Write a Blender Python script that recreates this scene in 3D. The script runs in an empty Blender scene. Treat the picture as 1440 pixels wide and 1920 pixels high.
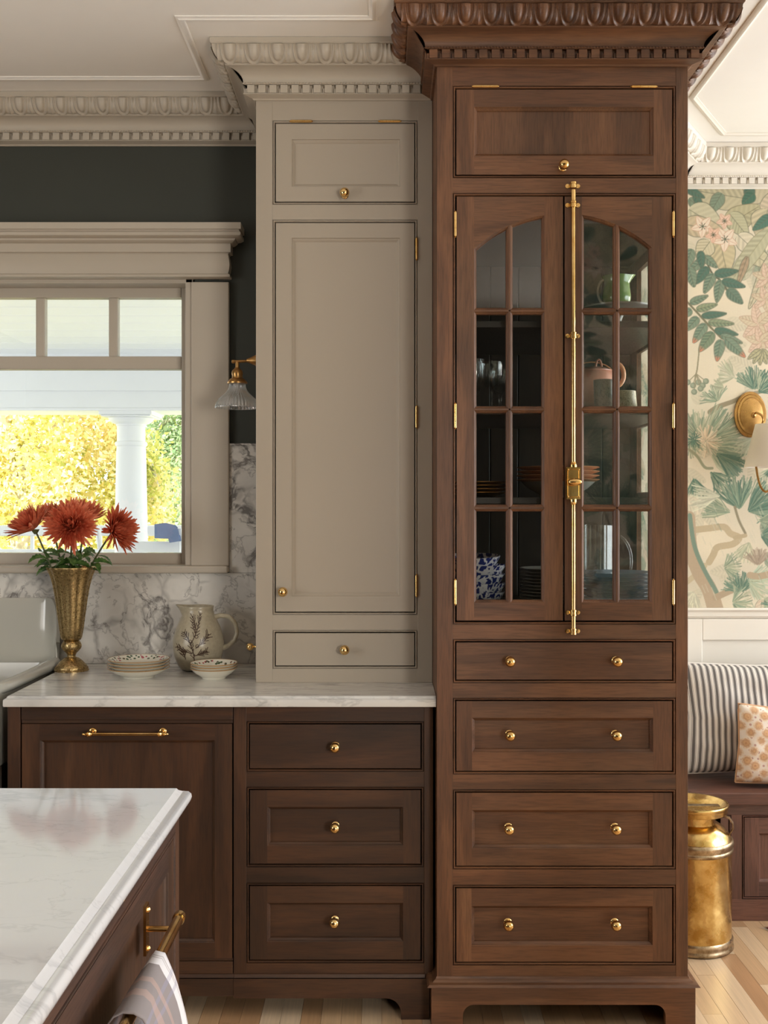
import bpy, math, random
import numpy as np
from mathutils import Vector, Matrix

random.seed(7)
PI = math.pi
S = bpy.context.scene
COL = S.collection

# ------------------------------------------------------------------ camera
FPX = 2033.0            # focal length in pixels of the 1440 x 1920 frame
DW = 3.67               # camera to the kitchen's back wall
CZ = 1.444              # lens height
cam_d = bpy.data.cameras.new('camera')
cam = bpy.data.objects.new('camera', cam_d)
COL.objects.link(cam)
cam.location = (0, -DW, CZ)
cam.rotation_euler = (PI / 2, 0, 0)
cam_d.sensor_fit = 'HORIZONTAL'
cam_d.sensor_width = 36
cam_d.lens = FPX / 1440 * 36
cam_d.shift_x = -2 / 1440
cam_d.shift_y = -10 / 1440
cam_d.clip_start = 0.05
cam_d.clip_end = 200
S.camera = cam

# ------------------------------------------------------------------ world, sun, window light, exposure
S.view_settings.view_transform = 'Standard'
S.view_settings.look = 'None'
S.view_settings.gamma = 1
S.view_settings.use_curve_mapping = False
S.view_settings.exposure = 0.0
S.cycles.use_denoising = True
S.cycles.max_bounces = 10
S.cycles.transparent_max_bounces = 24
S.cycles.caustics_reflective = False
S.cycles.caustics_refractive = False

W = bpy.data.worlds.new('world')
S.world = W
W.use_nodes = True
wn = W.node_tree
wn.nodes.clear()
w_out = wn.nodes.new('ShaderNodeOutputWorld')
w_bg = wn.nodes.new('ShaderNodeBackground')
w_sky = wn.nodes.new('ShaderNodeTexSky')
w_sky.sky_type = 'HOSEK_WILKIE'
w_sky.turbidity = 6.0
w_sky.ground_albedo = 0.4
w_sky.sun_direction = Vector((-0.5, -0.45, 0.6)).normalized()
w_mix = wn.nodes.new('ShaderNodeMix')
w_mix.data_type = 'RGBA'
w_mix.inputs[0].default_value = 0.75
w_mix.inputs[7].default_value = (0.92, 0.96, 1.0, 1)
wn.links.new(w_sky.outputs[0], w_mix.inputs[6])
wn.links.new(w_mix.outputs[2], w_bg.inputs[0])
w_bg.inputs[1].default_value = 3.0
wn.links.new(w_bg.outputs[0], w_out.inputs[0])

def lamp(name, kind, loc, energy, color, aim=None, size=1, size_y=None, spread=None):
    d = bpy.data.lights.new(name, kind)
    d.energy = energy
    d.color = color
    if kind == 'AREA':
        d.shape = 'RECTANGLE'
        d.size = size
        d.size_y = size_y or size
        if spread: d.spread = spread
    if kind == 'SUN':
        d.angle = math.radians(size)
    if kind == 'POINT':
        d.shadow_soft_size = size
    o = bpy.data.objects.new(name, d)
    COL.objects.link(o)
    o.location = loc
    if aim is not None:
        o.rotation_euler = (Vector(aim) - Vector(loc)).to_track_quat('-Z', 'Y').to_euler()
    return o

lamp('sun', 'SUN', (0, 0, 10), 13.0, (1.0, 0.93, 0.8), aim=(5, 6, 2.5), size=1.5)
# daylight through the window of the dining side (right wall) and the window behind the camera, plus two added fill lamps
lamp('dining_window_light', 'AREA', (3.36, -1.30, 1.55), 47, (0.88, 0.94, 1.0), aim=(0, -1.3, 1.30), size=1.5, size_y=1.8)
lamp('dining_bay_light', 'AREA', (3.36, -0.15, 1.65), 14, (0.95, 0.97, 1.0), aim=(1.2, -0.1, 1.5), size=0.8, size_y=1.7)
lamp('dining_back_fill_light', 'AREA', (2.45, 0.47, 1.70), 50, (0.98, 0.97, 0.95), aim=(1.5, -2.2, 1.5), size=0.9, size_y=1.3)  # added fill facing the papered partition; the bay wall has no window here
lamp('left_fill_light', 'AREA', (-2.96, -2.6, 1.55), 19, (1.0, 0.96, 0.9), aim=(0, -1.0, 1.9), size=1.2, size_y=1.3)  # added to brighten the dim kitchen corner, no known source on this side
lamp('rear_window_light', 'AREA', (1.80, -5.16, 1.45), 84, (1.0, 0.93, 0.84), aim=(0.2, 0, 1.4), size=0.85, size_y=1.3)
# ------------------------------------------------------------------ helpers
def X(px, D): return (px - 722) * D / FPX
def Z(py, D): return CZ - (py - 950) * D / FPX
def Y(D): return D - DW

def lin(c):
    return tuple(((v / 255) / 12.92) if v / 255 <= 0.04045 else (((v / 255) + 0.055) / 1.055) ** 2.4 for v in c[:3]) + (1.0,)

WL = {}
def wloc(o):
    return WL.get(o.name, Vector((0, 0, 0))) if o is not None else Vector((0, 0, 0))

def thing(name, label, cat, loc=(0, 0, 0), rotz=0, group=None, kind=None):
    o = bpy.data.objects.new(name, None)
    COL.objects.link(o)
    o.empty_display_size = 0.05
    o.location = loc
    o.rotation_euler = (0, 0, rotz)
    WL[o.name] = Vector(loc)
    if label: o['label'] = label
    if cat: o['category'] = cat
    if group: o['group'] = group
    if kind: o['kind'] = kind
    return o

def tag(o, label=None, cat=None, group=None, kind=None):
    if label: o['label'] = label
    if cat: o['category'] = cat
    if group: o['group'] = group
    if kind: o['kind'] = kind
    return o

class MB:
    def __init__(s):
        s.v = []; s.f = []; s.m = []; s.cm = 0
    def add(s, vs, fs, m=None):
        b = len(s.v)
        s.v += [tuple(p) for p in vs]
        for f in fs:
            s.f.append(tuple(b + i for i in f)); s.m.append(s.cm if m is None else m)
    def box(s, x0, x1, y0, y1, z0, z1, m=None):
        if x0 > x1: x0, x1 = x1, x0
        if y0 > y1: y0, y1 = y1, y0
        if z0 > z1: z0, z1 = z1, z0
        s.add([(x0,y0,z0),(x1,y0,z0),(x1,y1,z0),(x0,y1,z0),(x0,y0,z1),(x1,y0,z1),(x1,y1,z1),(x0,y1,z1)],
              [(0,3,2,1),(4,5,6,7),(0,1,5,4),(1,2,6,5),(2,3,7,6),(3,0,4,7)], m)
    def lathe(s, prof, n=32, c=(0,0,0), axis='z', flute=None, m=None, cap=True, ang=None):
        # prof: list of (r, h) from bottom to top
        vs = []
        k = len(prof)
        for i in range(n):
            a = 2 * PI * i / n
            for (r, h) in prof:
                rr = r * (flute(a, h) if flute else 1)
                x, y = rr * math.cos(a), rr * math.sin(a)
                if axis == 'z': p = (c[0] + x, c[1] + y, c[2] + h)
                elif axis == 'y': p = (c[0] + x, c[1] - h, c[2] + y)    # h points to -y
                else: p = (c[0] + h, c[1] + x, c[2] + y)
                vs.append(p)
        fs = []
        for i in range(n):
            j = (i + 1) % n
            for t in range(k - 1):
                fs.append((i*k+t, j*k+t, j*k+t+1, i*k+t+1))
        if cap:
            if prof[0][0] > 1e-6: fs.append(tuple(i*k for i in reversed(range(n))))
            if prof[-1][0] > 1e-6: fs.append(tuple(i*k+k-1 for i in range(n)))
        s.add(vs, fs, m)
    def tube(s, pts, r, n=8, m=None, cap=True):
        pts = [Vector(p) for p in pts]
        rs = r if isinstance(r, (list, tuple)) else [r] * len(pts)
        vs = []
        up = Vector((0.13, 0.21, 1)).normalized()
        for i, p in enumerate(pts):
            t = (pts[min(i+1, len(pts)-1)] - pts[max(i-1, 0)]).normalized()
            a = t.cross(up)
            if a.length < 1e-3: a = t.cross(Vector((1, 0, 0)))
            a.normalize(); b = t.cross(a)
            up = b.cross(t) * -1 if False else up
            for k in range(n):
                w = 2 * PI * k / n
                vs.append(p + (a * math.cos(w) + b * math.sin(w)) * rs[i])
        fs = []
        for i in range(len(pts) - 1):
            for k in range(n):
                l = (k + 1) % n
                fs.append((i*n+k, i*n+l, (i+1)*n+l, (i+1)*n+k))
        if cap:
            fs.append(tuple(reversed(range(n))))
            fs.append(tuple((len(pts)-1)*n + k for k in range(n)))
        s.add(vs, fs, m)
    def sphere(s, c, r, n=12, sc=(1,1,1), m=None):
        vs = []; rings = n // 2
        for i in range(rings + 1):
            t = PI * i / rings
            for j in range(n):
                a = 2*PI*j/n
                vs.append((c[0]+r*sc[0]*math.sin(t)*math.cos(a), c[1]+r*sc[1]*math.sin(t)*math.sin(a), c[2]+r*sc[2]*math.cos(t)))
        fs = []
        for i in range(rings):
            for j in range(n):
                k = (j+1) % n
                fs.append((i*n+j, (i+1)*n+j, (i+1)*n+k, i*n+k))
        s.add(vs, fs, m)
    def prism(s, poly, y0, y1, m=None):
        # polygon in x,z (counter clockwise seen from -y), extruded along y
        n = len(poly)
        vs = [(x, y0, z) for x, z in poly] + [(x, y1, z) for x, z in poly]
        fs = [tuple(range(n)), tuple(reversed(range(n, 2*n)))]
        for i in range(n):
            j = (i+1) % n
            fs.append((j, i, n+i, n+j))
        s.add(vs, fs, m)
    def mesh(s, name, mats, smooth=False, angle=35, off=Vector((0,0,0))):
        me = bpy.data.meshes.new(name)
        me.from_pydata([(p[0]-off.x, p[1]-off.y, p[2]-off.z) for p in s.v], [], s.f)
        for m in (mats if isinstance(mats, (list, tuple)) else [mats]):
            me.materials.append(m)
        me.polygons.foreach_set('material_index', s.m)
        if smooth:
            me.polygons.foreach_set('use_smooth', [True] * len(me.polygons))
            me.set_sharp_from_angle(angle=math.radians(angle))
        me.update()
        return me
    def build(s, name, mats, parent=None, smooth=False, angle=35, bevel=0, kind=None):
        me = s.mesh(name, mats, smooth, angle, wloc(parent))
        return place(name, me, parent, bevel=bevel, kind=kind)

def place(name, me, parent=None, loc=None, rot=None, scale=None, bevel=0, kind=None):
    """link an object; loc is in world space, the parent must be unrotated"""
    o = bpy.data.objects.new(name, me)
    COL.objects.link(o)
    w = wloc(parent)
    if parent is not None: o.parent = parent
    if loc is not None:
        o.location = Vector(loc) - w
        WL[o.name] = Vector(loc)
    else:
        WL[o.name] = w
    if rot is not None: o.rotation_euler = rot
    if scale is not None: o.scale = scale
    if kind: o['kind'] = kind
    if bevel:
        b = o.modifiers.new('bevel', 'BEVEL')
        b.width = bevel; b.segments = 2; b.limit_method = 'ANGLE'; b.angle_limit = math.radians(40)
        b.harden_normals = False
    return o

def struct(o):
    o['kind'] = 'structure'
    return o

def copy_tree(o, parent=None):
    c = o.copy(); COL.objects.link(c)
    if parent is not None: c.parent = parent
    for ch in list(o.children):
        copy_tree(ch, c)
    return c

# ------------------------------------------------------------------ materials
class NT:
    def __init__(s, name):
        s.mat = bpy.data.materials.new(name); s.mat.use_nodes = True
        s.t = s.mat.node_tree; s.t.nodes.clear()
        s.out = s.t.nodes.new('ShaderNodeOutputMaterial')
        s.b = s.t.nodes.new('ShaderNodeBsdfPrincipled')
        s.t.links.new(s.b.outputs[0], s.out.inputs[0])
    def n(s, typ, **kw):
        nd = s.t.nodes.new('ShaderNode' + typ)
        for k, v in kw.items():
            if k.startswith('i_'):
                key = k[2:]
                key = int(key) if key.isdigit() else key.replace('_', ' ')
                nd.inputs[key].default_value = v
            else: setattr(nd, k, v)
        return nd
    def l(s, a, b): s.t.links.new(a, b)
    def coord(s, scale=(1,1,1), rnd=0.0, world=False):
        if world:
            g = s.n('NewGeometry'); src = g.outputs['Position']
        else:
            tc = s.n('TexCoord'); src = tc.outputs['Object']
        if rnd:
            oi = s.n('ObjectInfo')
            mu = s.n('Math', operation='MULTIPLY'); mu.inputs[1].default_value = rnd
            s.l(oi.outputs['Random'], mu.inputs[0])
            ad = s.n('VectorMath', operation='ADD')
            s.l(src, ad.inputs[0]); s.l(mu.outputs[0], ad.inputs[1]); src = ad.outputs[0]
        mp = s.n('Mapping'); mp.inputs['Scale'].default_value = scale
        s.l(src, mp.inputs[0])
        return mp.outputs[0]
    def noise(s, vec, scale, detail=4, rough=0.55, dist=0.0):
        nd = s.n('TexNoise'); nd.inputs['Scale'].default_value = scale
        nd.inputs['Detail'].default_value = detail; nd.inputs['Roughness'].default_value = rough
        nd.inputs['Distortion'].default_value = dist
        if vec is not None: s.l(vec, nd.inputs['Vector'])
        return nd
    def ramp(s, fac, stops, interp='LINEAR'):
        r = s.n('ValToRGB'); r.color_ramp.interpolation = interp
        e = r.color_ramp.elements
        while len(e) < len(stops): e.new(0.5)
        for i, (p, c) in enumerate(stops):
            e[i].position = p
            e[i].color = c if not isinstance(c, (int, float)) else (c, c, c, 1)
        s.l(fac, r.inputs[0])
        return r.outputs[0]
    def mix(s, fac, a, b, mode='MIX'):
        m = s.n('Mix', data_type='RGBA', blend_type=mode)
        for sock, v in ((m.inputs[0], fac), (m.inputs[6], a), (m.inputs[7], b)):
            if isinstance(v, (int, float)): sock.default_value = v
            elif isinstance(v, tuple): sock.default_value = v
            else: s.l(v, sock)
        return m.outputs[2]
    def math(s, op, a, b=None, clamp=False):
        m = s.n('Math', operation=op, use_clamp=clamp)
        for i, v in enumerate((a, b)):
            if v is None: continue
            if isinstance(v, (int, float)): m.inputs[i].default_value = v
            else: s.l(v, m.inputs[i])
        return m.outputs[0]
    def bump(s, h, strength=0.1, dist=0.001):
        b = s.n('Bump'); b.inputs['Strength'].default_value = strength; b.inputs['Distance'].default_value = dist
        s.l(h, b.inputs['Height']); s.l(b.outputs[0], s.b.inputs['Normal'])
    def set(s, **kw):
        for k, v in kw.items():
            key = k.replace('_', ' ')
            if isinstance(v, (int, float, tuple)): s.b.inputs[key].default_value = v
            else: s.l(v, s.b.inputs[key])
        return s.mat

def plain(name, c, rough=0.5, metal=0.0, vary=0.06, scale=6, bump=0.0, bscale=200, coat=0.0, spec=0.5, trans=0.0):
    t = NT(name)
    v = t.coord()
    nz = t.noise(v, scale, 3)
    c = lin(c)
    dk = tuple(x * (1 - vary) for x in c[:3]) + (1,)
    lt = tuple(min(1, x * (1 + vary)) for x in c[:3]) + (1,)
    col = t.ramp(nz.outputs[0], [(0.3, dk), (0.7, lt)])
    t.set(Base_Color=col, Roughness=rough, Metallic=metal)
    t.b.inputs['Coat Weight'].default_value = coat
    t.b.inputs['Specular IOR Level'].default_value = spec
    if trans: t.b.inputs['Transmission Weight'].default_value = trans
    if bump:
        nb = t.noise(v, bscale, 2)
        t.bump(nb.outputs[0], bump, 0.0005)
    return t.mat

def wood(name, axis, dark, mid, light, rough=0.38, rnd=7.0, figure=1.0, bump=0.12):
    t = NT(name)
    def sc(al, ac):
        return {'X': (al, ac, ac), 'Y': (ac, al, ac), 'Z': (ac, ac, al)}[axis]
    v1 = t.coord(sc(0.9, 7), rnd)
    v2 = t.coord(sc(8, 120), rnd)
    v3 = t.coord(sc(1.3, 3.2), rnd)
    n1 = t.noise(v1, 1.6, 3, 0.5, 0.3)
    n2 = t.noise(v2, 2.0, 4, 0.6)
    n3 = t.noise(v3, 1.6, 2, 0.5)
    # growth rings: bands of a slow noise field
    rings = t.math('SINE', t.math('MULTIPLY', n1.outputs[0], 38 * figure))
    rings = t.math('ADD', t.math('MULTIPLY', rings, 0.055), n1.outputs[0])
    base = t.ramp(rings, [(0.22, lin(dark)), (0.5, lin(mid)), (0.80, lin(light))])
    streak = t.ramp(n2.outputs[0], [(0.36, 0.55), (0.52, 1.0), (0.68, 1.15)])
    c = t.mix(0.55, base, streak, 'MULTIPLY')
    tint = t.ramp(n3.outputs[0], [(0.35, (0.74, 0.76, 0.78, 1)), (0.65, (1.22, 1.10, 1.0, 1))])
    c = t.mix(0.6, c, tint, 'MULTIPLY')
    t.set(Base_Color=c, Roughness=t.ramp(n2.outputs[0], [(0.3, rough + 0.12), (0.7, rough)]))
    t.bump(n2.outputs[0], bump, 0.0004)
    return t.mat

WD, WM, WG = (70, 46, 31), (104, 70, 47), (128, 90, 62)
M = {}
M['wv'] = wood('walnut_vertical_grain', 'Z', WD, WM, WG)
M['wh'] = wood('walnut_horizontal_grain', 'X', WD, WM, WG)
M['wy'] = wood('walnut_depth_grain', 'Y', WD, WM, WG)
M['bv'] = wood('dark_walnut_vertical_grain', 'Z', (44, 29, 19), (67, 44, 29), (86, 59, 40))
M['bh'] = wood('dark_walnut_horizontal_grain', 'X', (44, 29, 19), (67, 44, 29), (86, 59, 40))
M['by'] = wood('dark_walnut_depth_grain', 'Y', (48, 33, 26), (72, 50, 40), (90, 63, 51))
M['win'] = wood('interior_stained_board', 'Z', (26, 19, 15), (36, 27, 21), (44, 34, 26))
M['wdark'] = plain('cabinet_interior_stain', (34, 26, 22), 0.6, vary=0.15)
M['bench'] = wood('bench_walnut', 'X', (70, 46, 38), (98, 66, 56), (118, 84, 70))
M['benchv'] = wood('bench_walnut_vertical', 'Z', (70, 46, 38), (98, 66, 56), (118, 84, 70))
M['gray'] = plain('greige_paint', (168, 157, 142), 0.38, vary=0.015, scale=2)
M['trim'] = plain('greige_trim_paint', (182, 172, 157), 0.42, vary=0.02, scale=3)
M['cream'] = plain('cream_white_paint', (228, 221, 210), 0.45, vary=0.01)
M['ceil'] = plain('ceiling_paint', (240, 236, 229), 0.8, vary=0.01)
M['green'] = plain('dark_green_wall_paint', (50, 53, 45), 0.6, vary=0.06, scale=3)
M['plaster'] = plain('room_plaster', (196, 186, 170), 0.8)
M['porch'] = plain('porch_white_paint', (240, 241, 242), 0.5, vary=0.01)

def brass_mat(name, c1, c2, rough=0.2, scale=14, aged=0.3, bump=0.0):
    t = NT(name)
    v = t.coord((1, 1, 1), 3.0)
    nz = t.noise(v, scale, 5, 0.6)
    col = t.ramp(nz.outputs[0], [(0.35, lin(c1)), (0.62, lin(c2))])
    r = t.ramp(nz.outputs[0], [(0.35, rough + aged * 0.4), (0.65, rough)])
    t.set(Base_Color=col, Roughness=r, Metallic=1.0)
    if bump:
        nb = t.noise(v, scale * 1.2, 3)
        t.bump(nb.outputs[0], bump, 0.004)
    return t.mat
M['brass'] = brass_mat('polished_brass', (214, 170, 102), (240, 206, 142), 0.14, aged=0.15)
M['brass2'] = brass_mat('aged_brass', (150, 112, 66), (192, 150, 94), 0.26)
M['vase'] = brass_mat('mottled_antique_brass', (126, 104, 66), (204, 176, 126), 0.22, scale=160, aged=0.7, bump=0.15)
M['can'] = brass_mat('hammered_old_brass', (176, 136, 70), (226, 198, 134), 0.17, scale=14, aged=0.35, bump=0.45)
M['canrim'] = brass_mat('worn_tinned_brass', (130, 108, 80), (196, 176, 146), 0.26, scale=30, aged=0.4)

def marble(name, base, vein, scale=3.0, axis=(1, 1, 1), soft=0.06, amt=0.8, rough=0.12, cloud=0.25, crack=0.0, spec=0.5):
    t = NT(name)
    v = t.coord(axis, world=True)
    w = t.noise(v, scale * 0.8, 4, 0.6)
    ad = t.n('VectorMath', operation='MULTIPLY_ADD')
    t.l(w.outputs['Color'], ad.inputs[0]); ad.inputs[1].default_value = (0.5 / scale * 2, 0.5 / scale * 2, 0.5 / scale * 2)
    t.l(v, ad.inputs[2])
    n1 = t.noise(ad.outputs[0], scale, 6, 0.55)
    d = t.math('ABSOLUTE', t.math('SUBTRACT', n1.outputs[0], 0.5))
    v1 = t.ramp(d, [(0.0, 1.0), (soft, 0.0)])
    n2 = t.noise(ad.outputs[0], scale * 2.6, 5, 0.6)
    d2 = t.math('ABSOLUTE', t.math('SUBTRACT', n2.outputs[0], 0.52))
    v2 = t.ramp(d2, [(0.0, 0.55), (soft * 0.7, 0.0)])
    msk = t.ramp(t.noise(v, scale * 0.7, 2).outputs[0], [(0.4, 0.0), (0.6, 1.0)])
    tot = t.math('ADD', t.math('MULTIPLY', v1, msk), v2, True)
    if crack:
        vo = t.n('TexVoronoi', feature='DISTANCE_TO_EDGE'); vo.inputs['Scale'].default_value = scale * 2.2
        t.l(ad.outputs[0], vo.inputs['Vector'])
        v3 = t.ramp(vo.outputs[0], [(0.0, 1.0), (0.09, 0.0)])
        m2 = t.ramp(t.noise(v, scale * 1.3, 3).outputs[0], [(0.42, 0.0), (0.6, 1.0)])
        tot = t.math('ADD', tot, t.math('MULTIPLY', t.math('MULTIPLY', v3, m2), crack), True)
    fac = t.math('MULTIPLY', tot, amt)
    cl = t.ramp(t.noise(ad.outputs[0], scale * 0.9, 4).outputs[0], [(0.35, lin(base)), (0.7, t_mixc(base, vein, cloud))])
    t.set(Base_Color=t.mix(fac, cl, lin(vein)), Roughness=rough)
    t.b.inputs['Specular IOR Level'].default_value = spec
    return t.mat
def t_mixc(a, b, f):
    return lin(tuple(a[i] * (1 - f) + b[i] * f for i in range(3)))
M['splash'] = marble('grey_veined_marble', (226, 222, 214), (96, 91, 88), 3.6, soft=0.030, amt=0.85, rough=0.22, cloud=0.28, crack=0.6)
M['counter'] = marble('honed_marble_counter', (230, 228, 223), (128, 128, 128), 3.0, axis=(0.5, 2.2, 1), soft=0.05, amt=0.6, rough=0.16, cloud=0.25)
M['island'] = marble('polished_marble_island', (216, 217, 220), (160, 162, 168), 2.2, axis=(0.9, 1.9, 1), soft=0.018, amt=0.4, rough=0.07, cloud=0.06, spec=0.65)

def glass_thin(name, tint=(1, 1, 1), rough=0.0, ior=1.5, boost=1.0):
    m = bpy.data.materials.new(name); m.use_nodes = True
    t = m.node_tree; t.nodes.clear()
    out = t.nodes.new('ShaderNodeOutputMaterial')
    tr = t.nodes.new('ShaderNodeBsdfTransparent'); tr.inputs[0].default_value = (*tint, 1)
    gl = t.nodes.new('ShaderNodeBsdfGlossy'); gl.inputs['Roughness'].default_value = rough
    fr = t.nodes.new('ShaderNodeFresnel'); fr.inputs[0].default_value = ior
    ge = t.nodes.new('ShaderNodeNewGeometry'); mr = t.nodes.new('ShaderNodeMapRange')   # thin sheet: the far face reflects like the near one
    mr.inputs['To Min'].default_value = ior; mr.inputs['To Max'].default_value = 1 / ior
    t.links.new(ge.outputs['Backfacing'], mr.inputs['Value']); t.links.new(mr.outputs[0], fr.inputs[0])
    mu = t.nodes.new('ShaderNodeMath'); mu.operation = 'MULTIPLY'; mu.use_clamp = True; mu.inputs[1].default_value = boost
    mx = t.nodes.new('ShaderNodeMixShader')
    t.links.new(fr.outputs[0], mu.inputs[0]); t.links.new(mu.outputs[0], mx.inputs[0])
    t.links.new(tr.outputs[0], mx.inputs[1]); t.links.new(gl.outputs[0], mx.inputs[2])
    t.links.new(mx.outputs[0], out.inputs[0])
    return m
M['pane'] = glass_thin('clear_pane_glass', (0.97, 0.98, 0.97), 0.0, 1.62)
M['glass'] = glass_thin('clear_vessel_glass', (0.93, 0.95, 0.95), 0.02, 1.5, 1.7)
M['bglass'] = glass_thin('blue_tinted_plate_glass', (0.72, 0.80, 0.86), 0.05, 1.6, 1.6)
def haze_glass(m, amt, col):
    t = m.node_tree; out = [n for n in t.nodes if n.type == 'OUTPUT_MATERIAL'][0]
    src = out.inputs[0].links[0].from_socket
    d = t.nodes.new('ShaderNodeBsdfDiffuse'); d.inputs[0].default_value = lin(col)
    l2 = t.nodes.new('ShaderNodeBsdfTranslucent'); l2.inputs[0].default_value = lin(col)
    a = t.nodes.new('ShaderNodeMixShader'); a.inputs[0].default_value = 0.5
    t.links.new(d.outputs[0], a.inputs[1]); t.links.new(l2.outputs[0], a.inputs[2])
    b = t.nodes.new('ShaderNodeMixShader'); b.inputs[0].default_value = amt
    t.links.new(src, b.inputs[1]); t.links.new(a.outputs[0], b.inputs[2]); t.links.new(b.outputs[0], out.inputs[0])
haze_glass(M['bglass'], 0.45, (140, 160, 178))
def real_glass():
    t = NT('ribbed_prismatic_glass')
    t.set(Base_Color=(1, 1, 1, 1), Roughness=0.03)
    t.b.inputs['Transmission Weight'].default_value = 1.0
    t.b.inputs['IOR'].default_value = 1.5
    return t.mat
M['rib'] = glass_thin('ribbed_prismatic_glass', (0.95, 0.96, 0.97), 0.03, 1.7, 2.6)
haze_glass(M['rib'], 0.10, (246, 248, 250))

def leafmat(name, c1, c2, trans=0.4, scale=30, rough=0.5):
    t = NT(name)
    v = t.coord()
    nz = t.noise(v, scale, 3)
    col = t.ramp(nz.outputs[0], [(0.35, lin(c1)), (0.65, lin(c2))])
    t.set(Base_Color=col, Roughness=rough)
    tl = t.n('BsdfTranslucent'); t.l(col, tl.inputs[0])
    mx = t.n('MixShader'); mx.inputs[0].default_value = trans
    t.l(t.b.outputs[0], mx.inputs[1]); t.l(tl.outputs[0], mx.inputs[2]); t.l(mx.outputs[0], t.out.inputs[0])
    return t.mat
M['petal'] = leafmat('russet_petals', (204, 92, 62), (240, 150, 112), 0.5, 18)
M['disc'] = plain('flower_centre', (110, 58, 34), 0.8)
M['leaf'] = leafmat('chrysanthemum_leaf', (56, 92, 40), (112, 146, 78), 0.35, 60)
M['stem'] = plain('flower_stem', (86, 92, 58), 0.6, vary=0.2)
M['yel'] = leafmat('yellow_autumn_leaves', (240, 222, 150), (252, 246, 214), 0.5, 2.5, 0.8)
M['yelg'] = leafmat('yellow_green_leaves', (176, 188, 104), (240, 230, 140), 0.5, 2.5, 0.8)
M['grn'] = leafmat('green_conifer_leaves', (150, 178, 140), (196, 214, 180), 0.4, 2.5, 0.8)
M['bark'] = plain('pale_bark', (205, 196, 184), 0.9, vary=0.3, scale=12)
# ------------------------------------------------------------------ wallpaper print, painted into vertex colours
PW, PH = 760, 810           # canvas: 1 unit = 2.05 mm; column 0 is px 1262, row 0 is py 345 at the bay wall
CX0, CY0 = 1262, 345
rs = np.random.RandomState(5)
yy, xx = np.mgrid[0:PH, 0:PW].astype(np.float32)
def smooth(n, seed):
    r = np.random.RandomState(seed)
    g = r.rand(n * PH // PW + 3, n + 3)
    ys = np.linspace(0, g.shape[0] - 1.01, PH); xs = np.linspace(0, g.shape[1] - 1.01, PW)
    y0 = ys.astype(int); x0 = xs.astype(int)
    fy = (ys - y0)[:, None]; fx = (xs - x0)[None, :]
    fy = fy * fy * (3 - 2 * fy); fx = fx * fx * (3 - 2 * fx)
    a = g[np.ix_(y0, x0)]; b = g[np.ix_(y0, x0 + 1)]; c = g[np.ix_(y0 + 1, x0)]; d = g[np.ix_(y0 + 1, x0 + 1)]
    return (a * (1 - fx) + b * fx) * (1 - fy) + (c * (1 - fx) + d * fx) * fy
CV = np.zeros((PH, PW, 3), np.float32)
CV[:] = (226, 212, 186)
k = smooth(10, 1)[..., None]
CV += (k - 0.5) * np.array([22, 18, 12])
k = smooth(6, 2)[..., None]
k = np.clip((k - 0.5) * 3, 0, 1)
CV = CV * (1 - k * 0.5) + np.array([214, 214, 192]) * k * 0.5
def comp(mask, x0, y0, c, a=1.0):
    h, w = mask.shape
    xa, ya = max(0, x0), max(0, y0); xb, yb = min(PW, x0 + w), min(PH, y0 + h)
    if xa >= xb or ya >= yb: return
    m = np.clip(mask[ya-y0:yb-y0, xa-x0:xb-x0], 0, 1)[..., None] * a
    CV[ya:yb, xa:xb] = CV[ya:yb, xa:xb] * (1 - m) + np.array(c, np.float32) * m
def local(cx, cy, r):
    x0, y0 = int(cx - r) - 2, int(cy - r) - 2
    n = int(2 * r) + 5
    gy, gx = np.mgrid[0:n, 0:n].astype(np.float32)
    return gx + x0 - cx, gy + y0 - cy, x0, y0
def leaf(px, py, L, Wd, ang, c, edge=(92, 96, 78), vein=None, ribs=True, a=1.0, tip=None):
    px -= CX0; py -= CY0
    dx, dy, x0, y0 = local(px + math.cos(ang) * L / 2, py + math.sin(ang) * L / 2, L * 0.62)
    ux = (dx * math.cos(ang) + dy * math.sin(ang)) / L + 0.5
    uy = (-dx * math.sin(ang) + dy * math.cos(ang))
    prof = Wd * np.sqrt(np.clip(np.sin(PI * np.clip(ux, 0, 1) ** 0.8), 0, 1)) * np.clip(1.15 - ux * 0.5, 0, 1) * 0.95
    d = prof - np.abs(uy)
    ins = np.clip(d, 0, 1) * (ux > 0) * (ux < 1)
    comp(ins, x0, y0, c, a)
    if ribs:
        st = np.sin((ux * L - np.abs(uy) * 0.8) * (0.9 if L < 60 else 0.55)) * 0.5 + 0.5
        half = np.where(uy > 0, 1.0, 0.45)
        comp(ins * st * half * 0.5, x0, y0, vein or tuple(v * 0.72 for v in c), a)
    if tip is not None:
        comp(ins * np.clip((ux - 0.72) * 6, 0, 1), x0, y0, tip, a)
    comp(np.clip(1.3 - np.abs(d), 0, 1) * (ux > 0) * (ux < 1) * 0.65, x0, y0, edge, a)
    comp(np.clip(1.1 - np.abs(uy), 0, 1) * (ux > 0) * (ux < 0.95) * 0.7, x0, y0, edge, a)
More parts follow.
